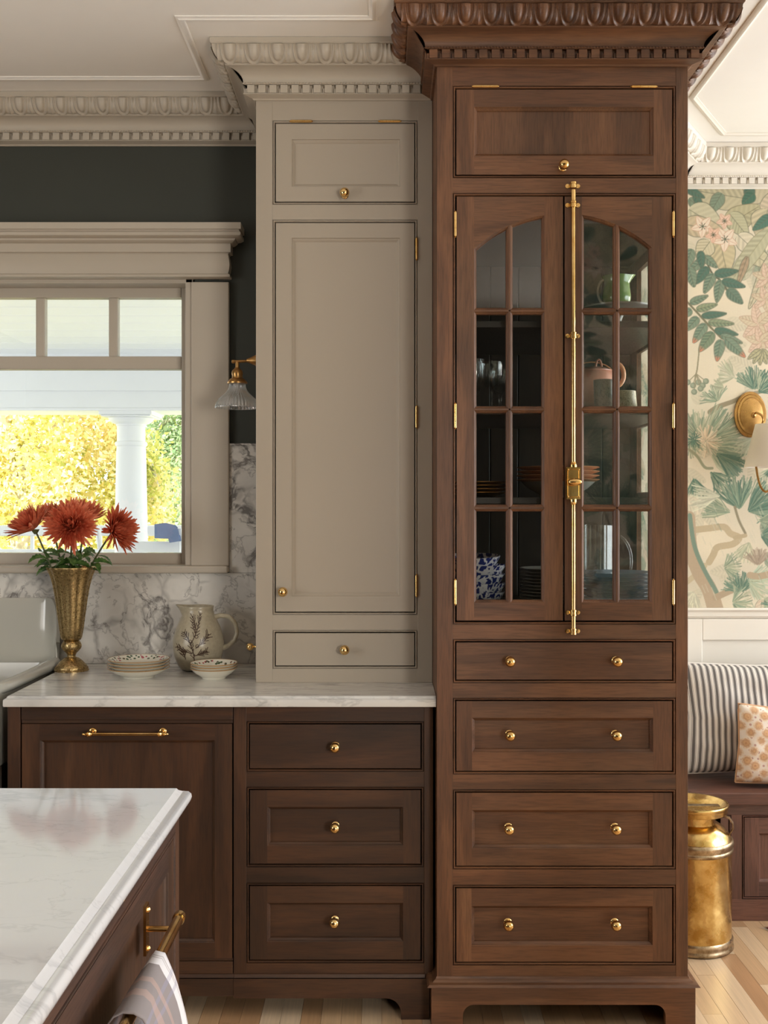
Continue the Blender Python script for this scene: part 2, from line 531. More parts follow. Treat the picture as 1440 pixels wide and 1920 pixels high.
def stroke(pts, w, c, a=1.0, w2=None):
    n = len(pts)
    for i in range(n - 1):
        x1, y1 = pts[i][0] - CX0, pts[i][1] - CY0; x2, y2 = pts[i+1][0] - CX0, pts[i+1][1] - CY0
        ww = w if w2 is None else w + (w2 - w) * i / max(1, n - 2)
        mx, my = (x1 + x2) / 2, (y1 + y2) / 2; r = math.hypot(x2 - x1, y2 - y1) / 2 + ww + 2
        dx, dy, x0, y0 = local(mx, my, r)
        gx, gy = dx + mx, dy + my
        L2 = (x2 - x1) ** 2 + (y2 - y1) ** 2 + 1e-6
        t = np.clip(((gx - x1) * (x2 - x1) + (gy - y1) * (y2 - y1)) / L2, 0, 1)
        d = np.hypot(gx - x1 - t * (x2 - x1), gy - y1 - t * (y2 - y1))
        comp(np.clip(ww - d + 0.5, 0, 1), x0, y0, c, a)
def curve(p, n=10):
    out = []
    for i in range(len(p) - 1):
        p0 = p[max(0, i-1)]; p1 = p[i]; p2 = p[i+1]; p3 = p[min(len(p)-1, i+2)]
        for k in range(n):
            t = k / n
            out.append(tuple(0.5 * ((2*p1[j]) + (-p0[j]+p2[j])*t + (2*p0[j]-5*p1[j]+4*p2[j]-p3[j])*t*t + (-p0[j]+3*p1[j]-3*p2[j]+p3[j])*t**3) for j in (0, 1)))
    out.append(p[-1]); return out
def needles(px, py, r, a0, a1, n, c, c2=None, w=0.9, bend=0.25):
    for i in range(n):
        a = a0 + (a1 - a0) * (i + rs.rand() * 0.8) / n
        rr = r * (0.6 + 0.4 * rs.rand())
        s = 0.06 + 0.3 * rs.rand()
        col = np.array(c) * (0.85 + 0.3 * rs.rand())
        if c2 is not None and rs.rand() < 0.45: col = np.array(c2) * (0.9 + 0.2 * rs.rand())
        m = a + bend * (rs.rand() - 0.5)
        stroke([(px + math.cos(a) * rr * s, py + math.sin(a) * rr * s), (px + math.cos(m) * rr * 0.6, py + math.sin(m) * rr * 0.6),
                (px + math.cos(a) * rr, py + math.sin(a) * rr)], w, col, 0.9)
def flower(px, py, r, c=(238, 218, 196), e=(206, 160, 132)):
    for k in range(5):
        a = k * 2 * PI / 5 + 0.4
        leaf(px, py, r, r * 0.36, a, c, edge=e, ribs=False)
    for k in range(7):
        a = k * 0.9
        stroke([(px, py), (px + math.cos(a) * r * 0.3, py + math.sin(a) * r * 0.3)], 0.6, (70, 80, 60))
GD, GM, GL = (72, 108, 92), (122, 142, 118), (172, 176, 146)
TN, PK, OR = (206, 186, 152), (226, 196, 170), (214, 128, 98)
def random_bit(px, py, r):
    for _ in range(3):
        leaf(px + r.randn() * 30, py + r.randn() * 30, 30 + r.rand() * 40, 10 + r.rand() * 12, r.rand() * 6.3, [GL, TN, PK, GM][r.randint(4)], a=0.7)
    a = r.rand() * 6.3
    needles(px, py, 34 + r.rand() * 26, a, a + 2.4, 40, GD if r.rand() < .5 else GM, GL)
for gx in range(1470, 2040, 62):
    for gy in range(360, 1160, 66):
        random_bit(gx + rs.randn() * 14, gy + rs.randn() * 14, rs)
# pale shapes behind the visible strip
for (x, y) in ((1300, 470), (1420, 520), (1330, 620), (1290, 760), (1400, 700), (1300, 860), (1410, 880), (1300, 980), (1380, 1090), (1300, 1120)):
    for _ in range(3):
        leaf(x + rs.randn() * 18, y + rs.randn() * 18, 50, 15, rs.rand() * 6.3, (214, 204, 176), edge=(200, 188, 160), a=0.6)
# upper big leaves
leaf(1440, 340, 90, 34, 2.75, (202, 190, 158), a=1); leaf(1395, 372, 110, 30, 3.3, (196, 186, 152)); leaf(1470, 380, 60, 34, 2.6, (214, 196, 166))
leaf(1290, 372, 60, 12, 0.7, GM); leaf(1300, 362, 40, 8, 1.1, GD); leaf(1282, 350, 44, 9, 0.5, GD)
leaf(1352, 362, 44, 14, 2.1, GM); leaf(1400, 350, 26, 12, 1.2, GD); leaf(1412, 362, 30, 13, 2.4, (60, 104, 84))
leaf(1290, 392, 76, 30, 0.55, (206, 198, 166)); leaf(1360, 424, 74, 26, -0.55, (186, 178, 140), edge=(104, 100, 72)); leaf(1366, 400, 56, 20, 0.9, (190, 186, 150))
leaf(1438, 392, 60, 30, 1.8, (210, 196, 160)); leaf(1446, 404, 46, 12, 2.5, (70, 112, 96)); leaf(1280, 420, 74, 22, 0.15, (204, 184, 150))
leaf(1382, 440, 60, 20, 0.75, (226, 214, 186)); leaf(1400, 470, 60, 18, 0.55, (206, 196, 160)); leaf(1348, 450, 64, 27, 1.35, (206, 190, 150)); leaf(1330, 452, 40, 20, 2.2, (212, 200, 166))
leaf(1440, 430, 140, 18, 2.2, (190, 186, 152), edge=(140, 136, 104)); leaf(1452, 470, 120, 13, 2.0, (208, 196, 164)); leaf(1400, 480, 60, 8, 1.9, (176, 150, 120))
flower(1316, 424, 22); flower(1358, 448, 24); flower(1357, 414, 16, (232, 196, 174)); flower(1336, 440, 16, (234, 190, 166))
# compound leaf 1
sp = curve([(1318, 478), (1334, 512), (1352, 528), (1366, 552)])
stroke(sp, 1.6, (90, 92, 72))
for (x, y, L, w, a, c) in ((1320, 486, 40, 10, 2.5, GM), (1326, 500, 40, 11, 2.2, GD), (1336, 512, 42, 11, 2.0, GM), (1338, 514, 46, 10, -0.15, GD), (1350, 524, 44, 11, 1.75, GM),
                           (1352, 526, 46, 10, 0.25, GD), (1362, 542, 40, 12, 0.75, (100, 124, 104)), (1318, 480, 34, 9, 0.7, GM), (1312, 470, 34, 9, 1.5, GD), (1296, 466, 44, 12, 1.9, GM), (1290, 500, 40, 12, 1.3, GM)):
    leaf(x, y, L, w, a, c, vein=(50, 80, 70))
# compound leaf 2 with orange tips
sp = curve([(1282, 560), (1310, 590), (1330, 612), (1352, 634)])
stroke(sp, 1.8, (110, 108, 82))
for (x, y, L, w, a, c, tp) in ((1292, 568, 38, 8, -0.4, GM, None), (1304, 580, 42, 8, -0.25, (146, 156, 118), None), (1314, 592, 48, 8, -0.1, GD, None), (1326, 604, 50, 8, 0.05, (138, 150, 116), None),
                               (1338, 618, 46, 9, 0.2, GD, None), (1350, 628, 44, 8, 0.35, GM, None), (1296, 580, 26, 9, 2.6, GM, None), (1308, 594, 34, 10, 2.3, GM, None), (1322, 606, 44, 11, 2.15, GM, OR),
                               (1336, 622, 46, 12, 2.2, (120, 138, 108), OR), (1350, 636, 42, 11, 1.75, GM, OR), (1358, 634, 52, 11, 0.75, GM, OR)):
    leaf(x, y, L, w, a, c, vein=(58, 88, 76), tip=tp)
# pink blossoms at the right
for (x, y, r) in ((1420, 606, 38), (1424, 640, 30), (1432, 560, 26), (1436, 520, 28)):
    for k2 in range(6):
        leaf(x, y, r, r * 0.28, k2 * 1.05 + 0.3, (216, 196, 164) if k2 % 2 else (226, 194, 170), edge=(176, 140, 116), ribs=True, a=0.9)
for k2 in range(5): leaf(1424, 655, 30, 7, 0.7 + k2 * 0.45, (184, 176, 136))
# berries
stroke(curve([(1310, 650), (1306, 690), (1302, 706)]), 1.2, (140, 132, 104))
for (x, y) in ((1288, 716), (1298, 722), (1308, 716), (1316, 722), (1322, 714), (1312, 728), (1300, 734)):
    stroke([(1304, 700), (x, y)], 0.8, (140, 132, 104)); stroke([(x, y), (x + .5, y)], 5.4, (122, 134, 112)); stroke([(x - 1, y - 1), (x, y)], 3, (150, 158, 134))
# pine branches
stroke(curve([(1330, 772), (1345, 762), (1372, 752), (1400, 740), (1450, 728)]), 5, (150, 138, 110), w2=3)
needles(1344, 752, 34, 3.0, 5.4, 34, GM, GL); needles(1376, 706, 40, 2.6, 4.4, 40, GL, (200, 196, 170)); needles(1412, 730, 46, 3.6, 6.0, 60, GM, GD); needles(1420, 736, 50, -1.6, 0, 40, GD, GL)
needles(1356, 726, 26, 2.8, 4.2, 18, GL); needles(1310, 820, 56, 3.4, 5.2, 50, GM, GL); needles(1318, 836, 86, -1.3, 0.9, 190, GM, GL); needles(1340, 850, 62, 0.0, 1.1, 90, GD, GM)
needles(1322, 826, 34, 0, 6.28, 60, (222, 196, 164), (232, 214, 186)); needles(1290, 820, 40, 0.5, 2.4, 40, GL, GM)
stroke(curve([(1290, 842), (1306, 856), (1320, 876), (1334, 878)]), 2.5, (150, 150, 120)); needles(1300, 824, 18, 0, 6, 20, GD)
needles(1330, 884, 44, 0.2, 1.4, 34, GD, GM); needles(1300, 896, 40, 0.7, 2.0, 40, GD, GM); needles(1410, 820, 44, 1.5, 3.0, 34, GL, (190, 190, 160))
needles(1386, 956, 66, 3.7, 5.2, 90, GM, GD); needles(1400, 960, 70, 5.0, 6.5, 110, GD, GM); needles(1370, 960, 60, 2.9, 3.9, 50, GL, GM); needles(1420, 976, 50, -0.6, 0.9, 60, GM, GL)
needles(1350, 930, 60, 2.6, 3.6, 40, (206, 204, 178)); needles(1424, 1004, 40, -0.9, 1.0, 46, GD, GM); needles(1404, 1016, 46, 1.2, 2.6, 40, (204, 196, 164), GL)
stroke(curve([(1376, 950), (1384, 976), (1396, 1000)]), 2.2, (140, 130, 104))
stroke(curve([(1296, 994), (1330, 990), (1356, 988), (1368, 1000), (1384, 1008), (1372, 1020), (1344, 1026), (1336, 1040), (1328, 1054)]), 6.0, (192, 172, 138))
stroke(curve([(1396, 1004), (1384, 1006), (1376, 1008)]), 3.5, (186, 166, 132)); stroke(curve([(1320, 1060), (1300, 1080), (1280, 1096)]), 5, (198, 180, 146))
stroke(curve([(1290, 970), (1294, 1030), (1310, 1074), (1328, 1104), (1340, 1142)]), 12, (184, 160, 132), w2=15)
stroke(curve([(1292, 966), (1300, 1020), (1316, 1062), (1342, 1110)]), 4, (112, 136, 118)); stroke(curve([(1340, 1120), (1366, 1108), (1384, 1100)]), 6, (176, 154, 126))
needles(1356, 1064, 34, -1.4, 1.0, 34, GM, GL); needles(1390, 1110, 40, 3.2, 5.8, 60, GD, GM); needles(1400, 1090, 46, -1.0, 1.2, 50, GL, (170, 186, 160)); needles(1420, 1060, 34, 3.6, 5.6, 30, (160, 140, 120))
stroke(curve([(1404, 1078), (1424, 1080), (1460, 1070)]), 6, (180, 158, 128)); needles(1372, 1130, 40, -1.5, 1.2, 40, GM, GL); needles(1300, 1110, 34, 1.0, 3.4, 30, (210, 206, 180))
for i in range(60):
    x, y = rs.rand() * 150 + 1290, rs.rand() * 200 + 940
    stroke([(x, y), (x + 6, y + 14)], 0.8, (120, 140, 120) if rs.rand() < .3 else (206, 200, 176), 0.5)
CV = CV * 0.86 + np.array([226, 214, 190], np.float32) * 0.14
CV *= np.array([0.94, 0.945, 0.95], np.float32)
# woven cloth texture
CV *= (1 + 0.018 * ((xx.astype(int) % 2) * 2 - 1)[..., None] + 0.02 * (rs.rand(PH, PW, 1) - 0.5))
CV = np.clip(CV, 0, 255)
CVL = np.where(CV / 255 <= 0.04045, CV / 255 / 12.92, ((CV / 255 + 0.055) / 1.055) ** 2.4).astype(np.float32)

t = NT('wallpaper_print')
at = t.n('VertexColor'); at.layer_name = 'print'
t.set(Base_Color=at.outputs[0], Roughness=0.85)
M['paper'] = t.mat

def paper_sheet(name, p0, p1, u0, z0, z1, step, parent, flip=False, su=1.0):
    """a sheet of wallpaper from plan point p0 to p1; u0 = canvas column at p0; step in canvas units"""
    L = math.hypot(p1[0]-p0[0], p1[1]-p0[1])
    U = 2.0486e-3 * su
    nu = max(2, int(L / U / step)); nv = max(2, int((z1 - z0) / U / step))
    us = np.linspace(0, 1, nu + 1); vs = np.linspace(0, 1, nv + 1)
    gu, gv = np.meshgrid(us, vs)
    co = np.zeros((nv + 1, nu + 1, 3), np.float32)
    w = wloc(parent)
    co[..., 0] = p0[0] + (p1[0]-p0[0]) * gu - w.x; co[..., 1] = p0[1] + (p1[1]-p0[1]) * gu - w.y; co[..., 2] = z0 + (z1 - z0) * gv - w.z
    cu = np.abs(((u0 + gu * L / U).astype(int)) % (2 * PW - 2)); cu = np.where(cu >= PW, 2 * PW - 2 - cu, cu)
    cvv = (950 - (z0 + (z1 - z0) * gv - CZ) / 2.0486e-3 / su - CY0).astype(int)
    cvv = np.abs(cvv) % (2 * PH - 2); cvv = np.where(cvv >= PH, 2 * PH - 2 - cvv, cvv)
    col = np.ones(((nv + 1) * (nu + 1), 4), np.float32); col[:, :3] = CVL[cvv, cu].reshape(-1, 3)
    i = np.arange(nv)[:, None] * (nu + 1) + np.arange(nu)[None, :]
    q = np.stack([i, i + 1, i + nu + 2, i + nu + 1], -1).reshape(-1, 4)
    if flip: q = q[:, ::-1]
    me = bpy.data.meshes.new(name)
    me.vertices.add(len(col)); me.vertices.foreach_set('co', co.reshape(-1))
    me.loops.add(q.size); me.loops.foreach_set('vertex_index', q.reshape(-1).astype(np.int32))
    me.polygons.add(len(q)); me.polygons.foreach_set('loop_start', (np.arange(len(q)) * 4).astype(np.int32))
    me.update(calc_edges=True)
    ca = me.color_attributes.new('print', 'FLOAT_COLOR', 'POINT'); ca.data.foreach_set('color', col.reshape(-1))
    me.materials.append(M['paper'])
    o = bpy.data.objects.new(name, me); COL.objects.link(o); o.parent = parent
    WL[o.name] = w
    return o

# ------------------------------------------------------------------ shell
HC = 2.805
XG0, XD0, XD1 = -0.388, 0.1435, 0.840           # grey cabinet left, walnut cabinet left and right
YG, YD = Y(3.258), Y(3.007)
def wall_box(name, mat, *b):
    m = MB(); m.box(*b); return struct(m.build(name, mat))
XPW = 0.83
# window opening in the back wall
WX0, WX1, WZ0, WZ1 = -2.42, X(362, 3.64), 1.245, 2.255
m = MB()
m.box(-3.0, WX0, 0, 0.18, 0, HC); m.box(WX1, 0.84, 0, 0.18, 0, HC); m.box(WX0, WX1, 0, 0.18, 0, WZ0); m.box(WX0, WX1, 0, 0.18, WZ1, HC)
wall_back = struct(m.build('wall_back', M['green']))
# bay (dining) walls
XA, YA = 1.130, 0.495
m = MB(); dxy = Vector((XA - 0.84, YA, 0)); nn = Vector((-dxy.y, dxy.x, 0)).normalized() * 0.12
a, b = Vector((0.84, 0.002, 0)), Vector((XA, YA, 0))
m.add([a, b, b + nn, a + nn] + [p + Vector((0, 0, HC)) for p in (a, b, b + nn, a + nn)],
      [(0,3,2,1),(4,5,6,7),(0,1,5,4),(1,2,6,5),(2,3,7,6),(3,0,4,7)])
wall_diag = struct(m.build('wall_bay_side', M['cream']))
wall_bay = wall_box('wall_bay_back', M['cream'], XA - 0.06, 3.42, YA, YA + 0.12, 0, HC)
m = MB()
m.box(3.4, 3.55, -5.2, -2.12, 0, HC); m.box(3.4, 3.55, 0.34, 0.62, 0, HC); m.box(3.4, 3.55, -2.12, 0.34, 0, 0.62); m.box(3.4, 3.55, -2.12, 0.34, 2.48, HC)
m.box(3.4, 3.55, -0.56, -0.50, 0.62, 2.48)
wall_right = struct(m.build('wall_right', M['cream']))
m = MB(); m.box(-3.12, -3.0, -5.2, -3.25, 0, HC); m.box(-3.12, -3.0, -1.95, 0.18, 0, HC); m.box(-3.12, -3.0, -3.25, -1.95, 0, 0.85); m.box(-3.12, -3.0, -3.25, -1.95, 2.25, HC)  # the opening is invented, cut to go with the added left fill lamp
wall_left = struct(m.build('wall_left', M['green']))
m = MB()
m.box(-3.12, 1.37, -5.35, -5.2, 0, HC); m.box(2.25, 3.55, -5.35, -5.2, 0, HC); m.box(1.37, 2.25, -5.35, -5.2, 0, 0.75); m.box(1.37, 2.25, -5.35, -5.2, 2.15, HC)
wall_rear = struct(m.build('wall_rear', M['green']))
wall_part = wall_box('wall_dining_front', M['green'], XPW, 3.4, -2.42, -2.30, 0, HC)
paper_sheet('wallpaper', (XPW, -2.2985), (3.39, -2.2985), 60, 1.05, 2.664, 2.0, wall_part, flip=True)
m = MB(); m.box(XPW, 3.39, -2.2985, -2.290, 0, 1.05); m.build('wainscot_panel', M['cream'], wall_part)
ceiling = wall_box('ceiling', M['ceil'], -3.12, 3.55, -5.35, 0.62, HC, HC + 0.1)
floor = wall_box('floor', None, -3.12, 3.55, -5.35, 0.62, -0.08, -0.006)

def floor_mat(name, c1, c2, c3):
    t = NT(name)
    v = t.coord((160, 4, 1), 9.0); n1 = t.noise(v, 1.0, 4)
    v2 = t.coord((14, 1.2, 1), 9.0); n2 = t.noise(v2, 2.0, 3)
    oi = t.n('ObjectInfo')
    c = t.ramp(oi.outputs['Random'], [(0.0, lin(c1)), (0.5, lin(c2)), (1.0, lin(c3))])
    c = t.mix(0.35, c, t.ramp(n1.outputs[0], [(0.35, 0.72), (0.7, 1.12)]), 'MULTIPLY')
    c = t.mix(0.4, c, t.ramp(n2.outputs[0], [(0.35, 0.8), (0.7, 1.1)]), 'MULTIPLY')
    t.set(Base_Color=c, Roughness=0.28)
    return t.mat
M['oak'] = floor_mat('oak_floor_board', (182, 140, 102), (212, 176, 136), (230, 204, 172))
tf = NT('oak_floor_far')
vv = tf.coord((1, 1, 1), world=True)
br = tf.n('TexBrick'); br.inputs['Scale'].default_value = 1.0
br.inputs['Brick Width'].default_value = 1.1; br.inputs['Row Height'].default_value = 0.057; br.inputs['Mortar Size'].default_value = 0.0012
br.inputs['Color1'].default_value = lin((186, 142, 100)); br.inputs['Color2'].default_value = lin((216, 180, 138)); br.inputs['Mortar'].default_value = lin((90, 62, 40))
mp = tf.n('Mapping'); mp.inputs['Rotation'].default_value = (0, 0, PI / 2); tf.l(vv, mp.inputs[0]); tf.l(mp.outputs[0], br.inputs['Vector'])
tf.set(Base_Color=br.outputs[0], Roughness=0.3)
floor.data.materials.clear(); floor.data.materials.append(tf.mat)
r = random.Random(3)
x = -0.75
bw = 0.057
while x < 1.78:
    y = -0.98 - r.random() * 0.5
    while y < 0.494:
        L = 0.45 + r.random() * 0.9
        y0, y1 = max(y, -1.0), min(y + L, 0.494)
        if y1 - y0 > 0.01:
            m = MB(); dz = r.random() * 0.0006
            m.box(x, x + bw - 0.0009, y0, y1 - 0.0008, -0.0058, dz)
            m.build('floor_board', M['oak'], floor)
        y += L
    x += bw

# ------------------------------------------------------------------ crown moulding
CR = [(0.120, 2.804), (0.120, 2.791), (0.1175, 2.788)]
for i in range(7):
    a = i / 6 * PI / 2
    CR.append((0.083 + 0.032 * math.cos(a), 2.787 - 0.043 * math.sin(a)))
CR += [(0.083, 2.741), (0.080, 2.7385)]
for i in range(8):                                  # cove
    a = i / 7 * PI / 2
    CR.append((0.080 - 0.046 * math.sin(a) , 2.7385 - 0.031 * (1 - math.cos(a))))
CR += [(0.034, 2.7045), (0.037, 2.7025), (0.034, 2.7000), (0.022, 2.6995), (0.022, 2.6745), (0.034, 2.6735), (0.034, 2.6715), (0.022, 2.6690), (0.010, 2.6665), (0.006, 2.6630), (0, 2.6630)]

def offset_pt(path, i, out):
    def rn(a, b):
        d = Vector((b[0]-a[0], b[1]-a[1])).normalized(); return Vector((d.y, -d.x))
    p = Vector(path[i][:2])
    if i == 0: return p + rn(path[0], path[1]) * out
    if i == len(path) - 1: return p + rn(path[-2], path[-1]) * out
    n1, n2 = rn(path[i-1], path[i]), rn(path[i], path[i+1])
    return p + (n1 + n2) * (out / (1 + n1.dot(n2)))
def sweep(path, prof, seg=None, mb=None, m=None, close=True):
    mb = mb or MB()
    ids = [seg, seg + 1] if seg is not None else list(range(len(path)))
    k = len(prof); vs = []
    for i in ids:
        for (o, z) in prof:
            q = offset_pt(path, i, o); vs.append((q.x, q.y, z))
    fs = []
    for a in range(len(ids) - 1):
        for t_ in range(k - 1):
            fs.append((a*k+t_, a*k+t_+1, (a+1)*k+t_+1, (a+1)*k+t_))
    if close:
        fs.append(tuple(reversed(range(k)))); fs.append(tuple((len(ids)-1)*k + t_ for t_ in range(k)))
    mb.add(vs, fs, m)
    return mb

def egg_mesh():
    nu, nv = 30, 16; vs = []; fs = []
    for j in range(nv + 1):
        v = j / nv
        a = v * PI / 2
        o0 = 0.083 + 0.032 * math.cos(a); z0 = 2.787 - 0.043 * math.sin(a)
        for i in range(nu + 1):
            u = i / nu - 0.5
            au = abs(u)
            h = 0.0006
            ex, ey = u / 0.215, (v - 0.12) / 0.66
            d = math.sqrt(ex * ex + ey * ey)
            if d < 1: h = 0.0006 + 0.0115 * math.sqrt(1 - d * d)
            dr = math.sqrt((u / 0.335) ** 2 + ((v - 0.12) / 0.86) ** 2)
            h += 0.0062 * math.exp(-((dr - 1.0) / 0.085) ** 2)
            # dart between the eggs: a leaf tip widening towards the bottom
            wd = 0.035 + 0.16 * v ** 2
            if au > 0.5 - wd:
                q = (0.5 - au) / wd
                h = max(h, 0.0055 * (1 - q) ** 0.6 * (0.75 + 0.25 * math.cos(q * 16 + v * 9)))
            h *= min(1, (1.0 - v) * 14) if v > 0.9 else 1
            h *= min(1, v * 20 + 0.15)
            vs.append((u, -(o0 + h * math.cos(a)), z0 - h * math.sin(a)))
    for j in range(nv):
        for i in range(nu):
            b = j * (nu + 1) + i
            fs.append((b, b + nu + 1, b + nu + 2, b + 1))
    return vs, fs
EV, EF = egg_mesh()
def unit_mesh(name, mat, kind):
    mb = MB()
    if kind == 'egg': mb.add(EV, EF)
    else:
        mb.box(-0.0108, 0.0108, -0.0335, -0.0215, 2.6750, 2.6985)
        mb.box(-0.0166, -0.0108, -0.0275, -0.0215, 2.6750, 2.6900)
    return mb.mesh(name, mat, smooth=(kind == 'egg'), angle=60)
def crown(path, mat, parent, name, segs=None, ext=(0, 0)):
    """parent given: parts of a cabinet; else a structure trim. returns list of runs"""
    em, dm = unit_mesh('egg', mat, 'egg'), unit_mesh('dentil', mat, 'dentil')
    runs = []
    for s_ in (segs if segs is not None else range(len(path) - 1)):
        run = sweep(path, CR, s_).build(name, mat, parent, smooth=True, angle=28)
        if parent is None: struct(run)
        runs.append(run)
        ang = math.atan2(path[s_+1][1] - path[s_][1], path[s_+1][0] - path[s_][0])
        for me, out, pitch, nm, sx in ((em, 0.100, 0.068, 'egg', True), (dm, 0.028, 0.0335, 'dentil', False)):
            a, b = offset_pt(path, s_, out), offset_pt(path, s_ + 1, out)
            L = (b - a).length; n = max(1, round(L / pitch)); d = (b - a) / n
            base_a, base_b = Vector(path[s_]), Vector(path[s_+1])
            dirn = (b - a).normalized(); nrm = Vector((dirn.y, -dirn.x))
            for i in range(n):
                c = a + d * (i + 0.5) - nrm * out
                place(nm, me, run, loc=(c.x, c.y, 0), rot=(0, 0, ang), scale=(d.length if sx else d.length / 0.0335, 1, 1))
        # fine bead row, too small to tell apart
        a, b = offset_pt(path, s_, 0.036), offset_pt(path, s_ + 1, 0.036)
        n = int((b - a).length / 0.0085); mb = MB()
        for i in range(n):
            c = a.lerp(b, (i + 0.5) / n)
            mb.sphere((c.x, c.y, 2.7025), 0.0030, 6)
        mb.build('bead_row', mat, run, kind='stuff')
    return runs

KP = [(-3.0, 0), (XG0, 0), (XG0, YG), (XD0, YG)]
r1 = crown(KP, M['trim'], None, 'trim_1', segs=[0])
BP = [(0.84, 0.0), (XA, YA), (3.4, YA)]
r2 = crown(BP, M['cream'], None, 'trim_2', segs=[0, 1])

r3 = crown([(XPW, -2.42), (XPW, -2.30)], M['cream'], None, 'trim_7') if False else None
struct(sweep([(3.4, -2.30), (XPW, -2.30), (XPW, -2.42), (3.4, -2.42)], CR).build('trim_7', M['cream'], None, smooth=True, angle=28))
# ceiling panel moulding
def ceil_mould(path, mat, name):
    prof = [(-0.012, HC), (-0.012, HC - 0.003), (-0.006, HC - 0.007), (0.002, HC - 0.008), (0.007, HC - 0.004), (0.012, HC - 0.0025), (0.012, HC)]
    return struct(sweep(path, prof).build(name, mat, None, smooth=True, angle=30))
ceil_mould([(-2.9, Y(3.44)), (X(385, 3.446), Y(3.44)), (X(385, 3.446), Y(3.016)), (-0.033, Y(3.016)), (-0.033, Y(2.3)), (-0.033, -4.6)], M['ceil'], 'trim_3')
ceil_mould([(1.022, -2.05), (1.022, Y(3.60)), (1.235, Y(3.955)), (3.3, Y(3.955))], M['cream'], 'trim_4')

# bay: wainscot
wains = MB()
wz = 1.038
def wallseg(name, parent, p0, p1, prof, mat):
    return sweep([p0, p1], prof).build(name, mat, parent, smooth=True, angle=30)
for (w_, pth) in ((wall_bay, BP),):
    cap = sweep(BP, [(0, 1.056), (0.022, 1.056), (0.024, 1.050), (0.020, 1.044), (0.014, 1.040), (0.013, 1.030), (0.017, 1.026), (0.012, 1.018), (0.006, 1.014), (0.0, 1.012)])
    struct(cap.build('trim_5', M['cream'], None, smooth=True, angle=30))
    sheet = sweep(BP, [(0, 1.02), (0.006, 1.02), (0.006, 0.0), (0, 0.0)])
    struct(sheet.build('trim_6', M['cream'], None))
# recessed panels of the wainscot built as frames on the sheet
def wframe(x0, x1):
    mb = MB(); y0, y1 = YA - 0.0165, YA - 0.006
    mb.box(x0 - 0.10, x0, y0, y1, 0.0, 1.014); mb.box(x0, x1, y0, y1, 0.933, 1.014); mb.box(x0, x1, y0, y1, 0, 0.12)
    return mb.build('wainscot_panel', M['cream'], wall_bay, bevel=0.003)
xx0 = X(1317, 4.15)
for i in range(4):
    wframe(xx0 + i * 0.56, xx0 + i * 0.56 + 0.46)
paper_sheet('wallpaper', (XA + 0.001, YA - 0.0015), (XA + 0.56, YA - 0.0015), 11, 1.05, 2.664, 1.0, wall_bay)
paper_sheet('wallpaper', (XA + 0.56, YA - 0.0015), (3.4, YA - 0.0015), 11 + int(0.56 / 2.0486e-3), 1.05, 2.664, 3.0, wall_bay)
nv_ = Vector((YA, -(XA - 0.84))).normalized() * 0.0015
paper_sheet('wallpaper', (0.84 + nv_.x, 0.002 + nv_.y), (XA + nv_.x, YA + nv_.y), 150, 1.05, 2.664, 2.0, wall_diag)

# ------------------------------------------------------------------ window
def winbox(mb, px0, px1, py0, py1, D0, D1):
    """box spanning a pixel rectangle measured at depth D0 (its front), D1 = its back"""
    mb.box(X(px0, D0), X(px1, D0), Y(D0), Y(D1), Z(py1, D0), Z(py0, D0))
win = MB()
XL = WX0
win_o = thing('window_1', None, None, (-1.5, 0, 1.7)); struct(win_o)
DS = 3.745
gz = [(558, 668), (692, 1037)]
xr = X(340, DS); mun = [(66, 83), (203, 220), (-71, -54), (-208, -191), (-345, -328)]
gl = X(-465, DS)
Sz = lambda p: Z(p, DS)
# outer frame and jamb
f = MB()
f.box(xr, WX1, Y(DS), Y(DS) + 0.045, 1.22, 2.30); f.box(WX0, gl, Y(DS), Y(DS) + 0.045, 1.22, 2.30)
f.box(gl, xr, Y(DS), Y(DS) + 0.045, Sz(558), Sz(518)); f.box(gl, xr, Y(DS), Y(DS) + 0.045, Sz(692), Sz(668)); f.box(gl, xr, Y(DS), Y(DS) + 0.045, 1.22, Sz(1037))
f.build('window_frame', M['trim'], win_o, bevel=0.003)
for (a, b) in mun:
    f = MB(); f.box(X(a, DS), X(b, DS), Y(DS) + 0.004, Y(DS) + 0.040, Sz(668) - 0.001, Sz(558) + 0.001)
    f.build('muntin', M['trim'], win_o, bevel=0.004)
edges = [X(-465, DS)] + sorted([v for a, b in mun for v in (X(a, DS), X(b, DS))]) + [xr]
for i in range(0, len(edges) - 1, 2):
    f = MB(); f.box(edges[i], edges[i+1], Y(DS) + 0.018, Y(DS) + 0.022, Sz(668), Sz(558)); f.build('pane', M['pane'], win_o)
f = MB(); f.box(gl, xr, Y(DS) + 0.018, Y(DS) + 0.022, Sz(1037), Sz(692)); f.build('pane', M['pane'], win_o)
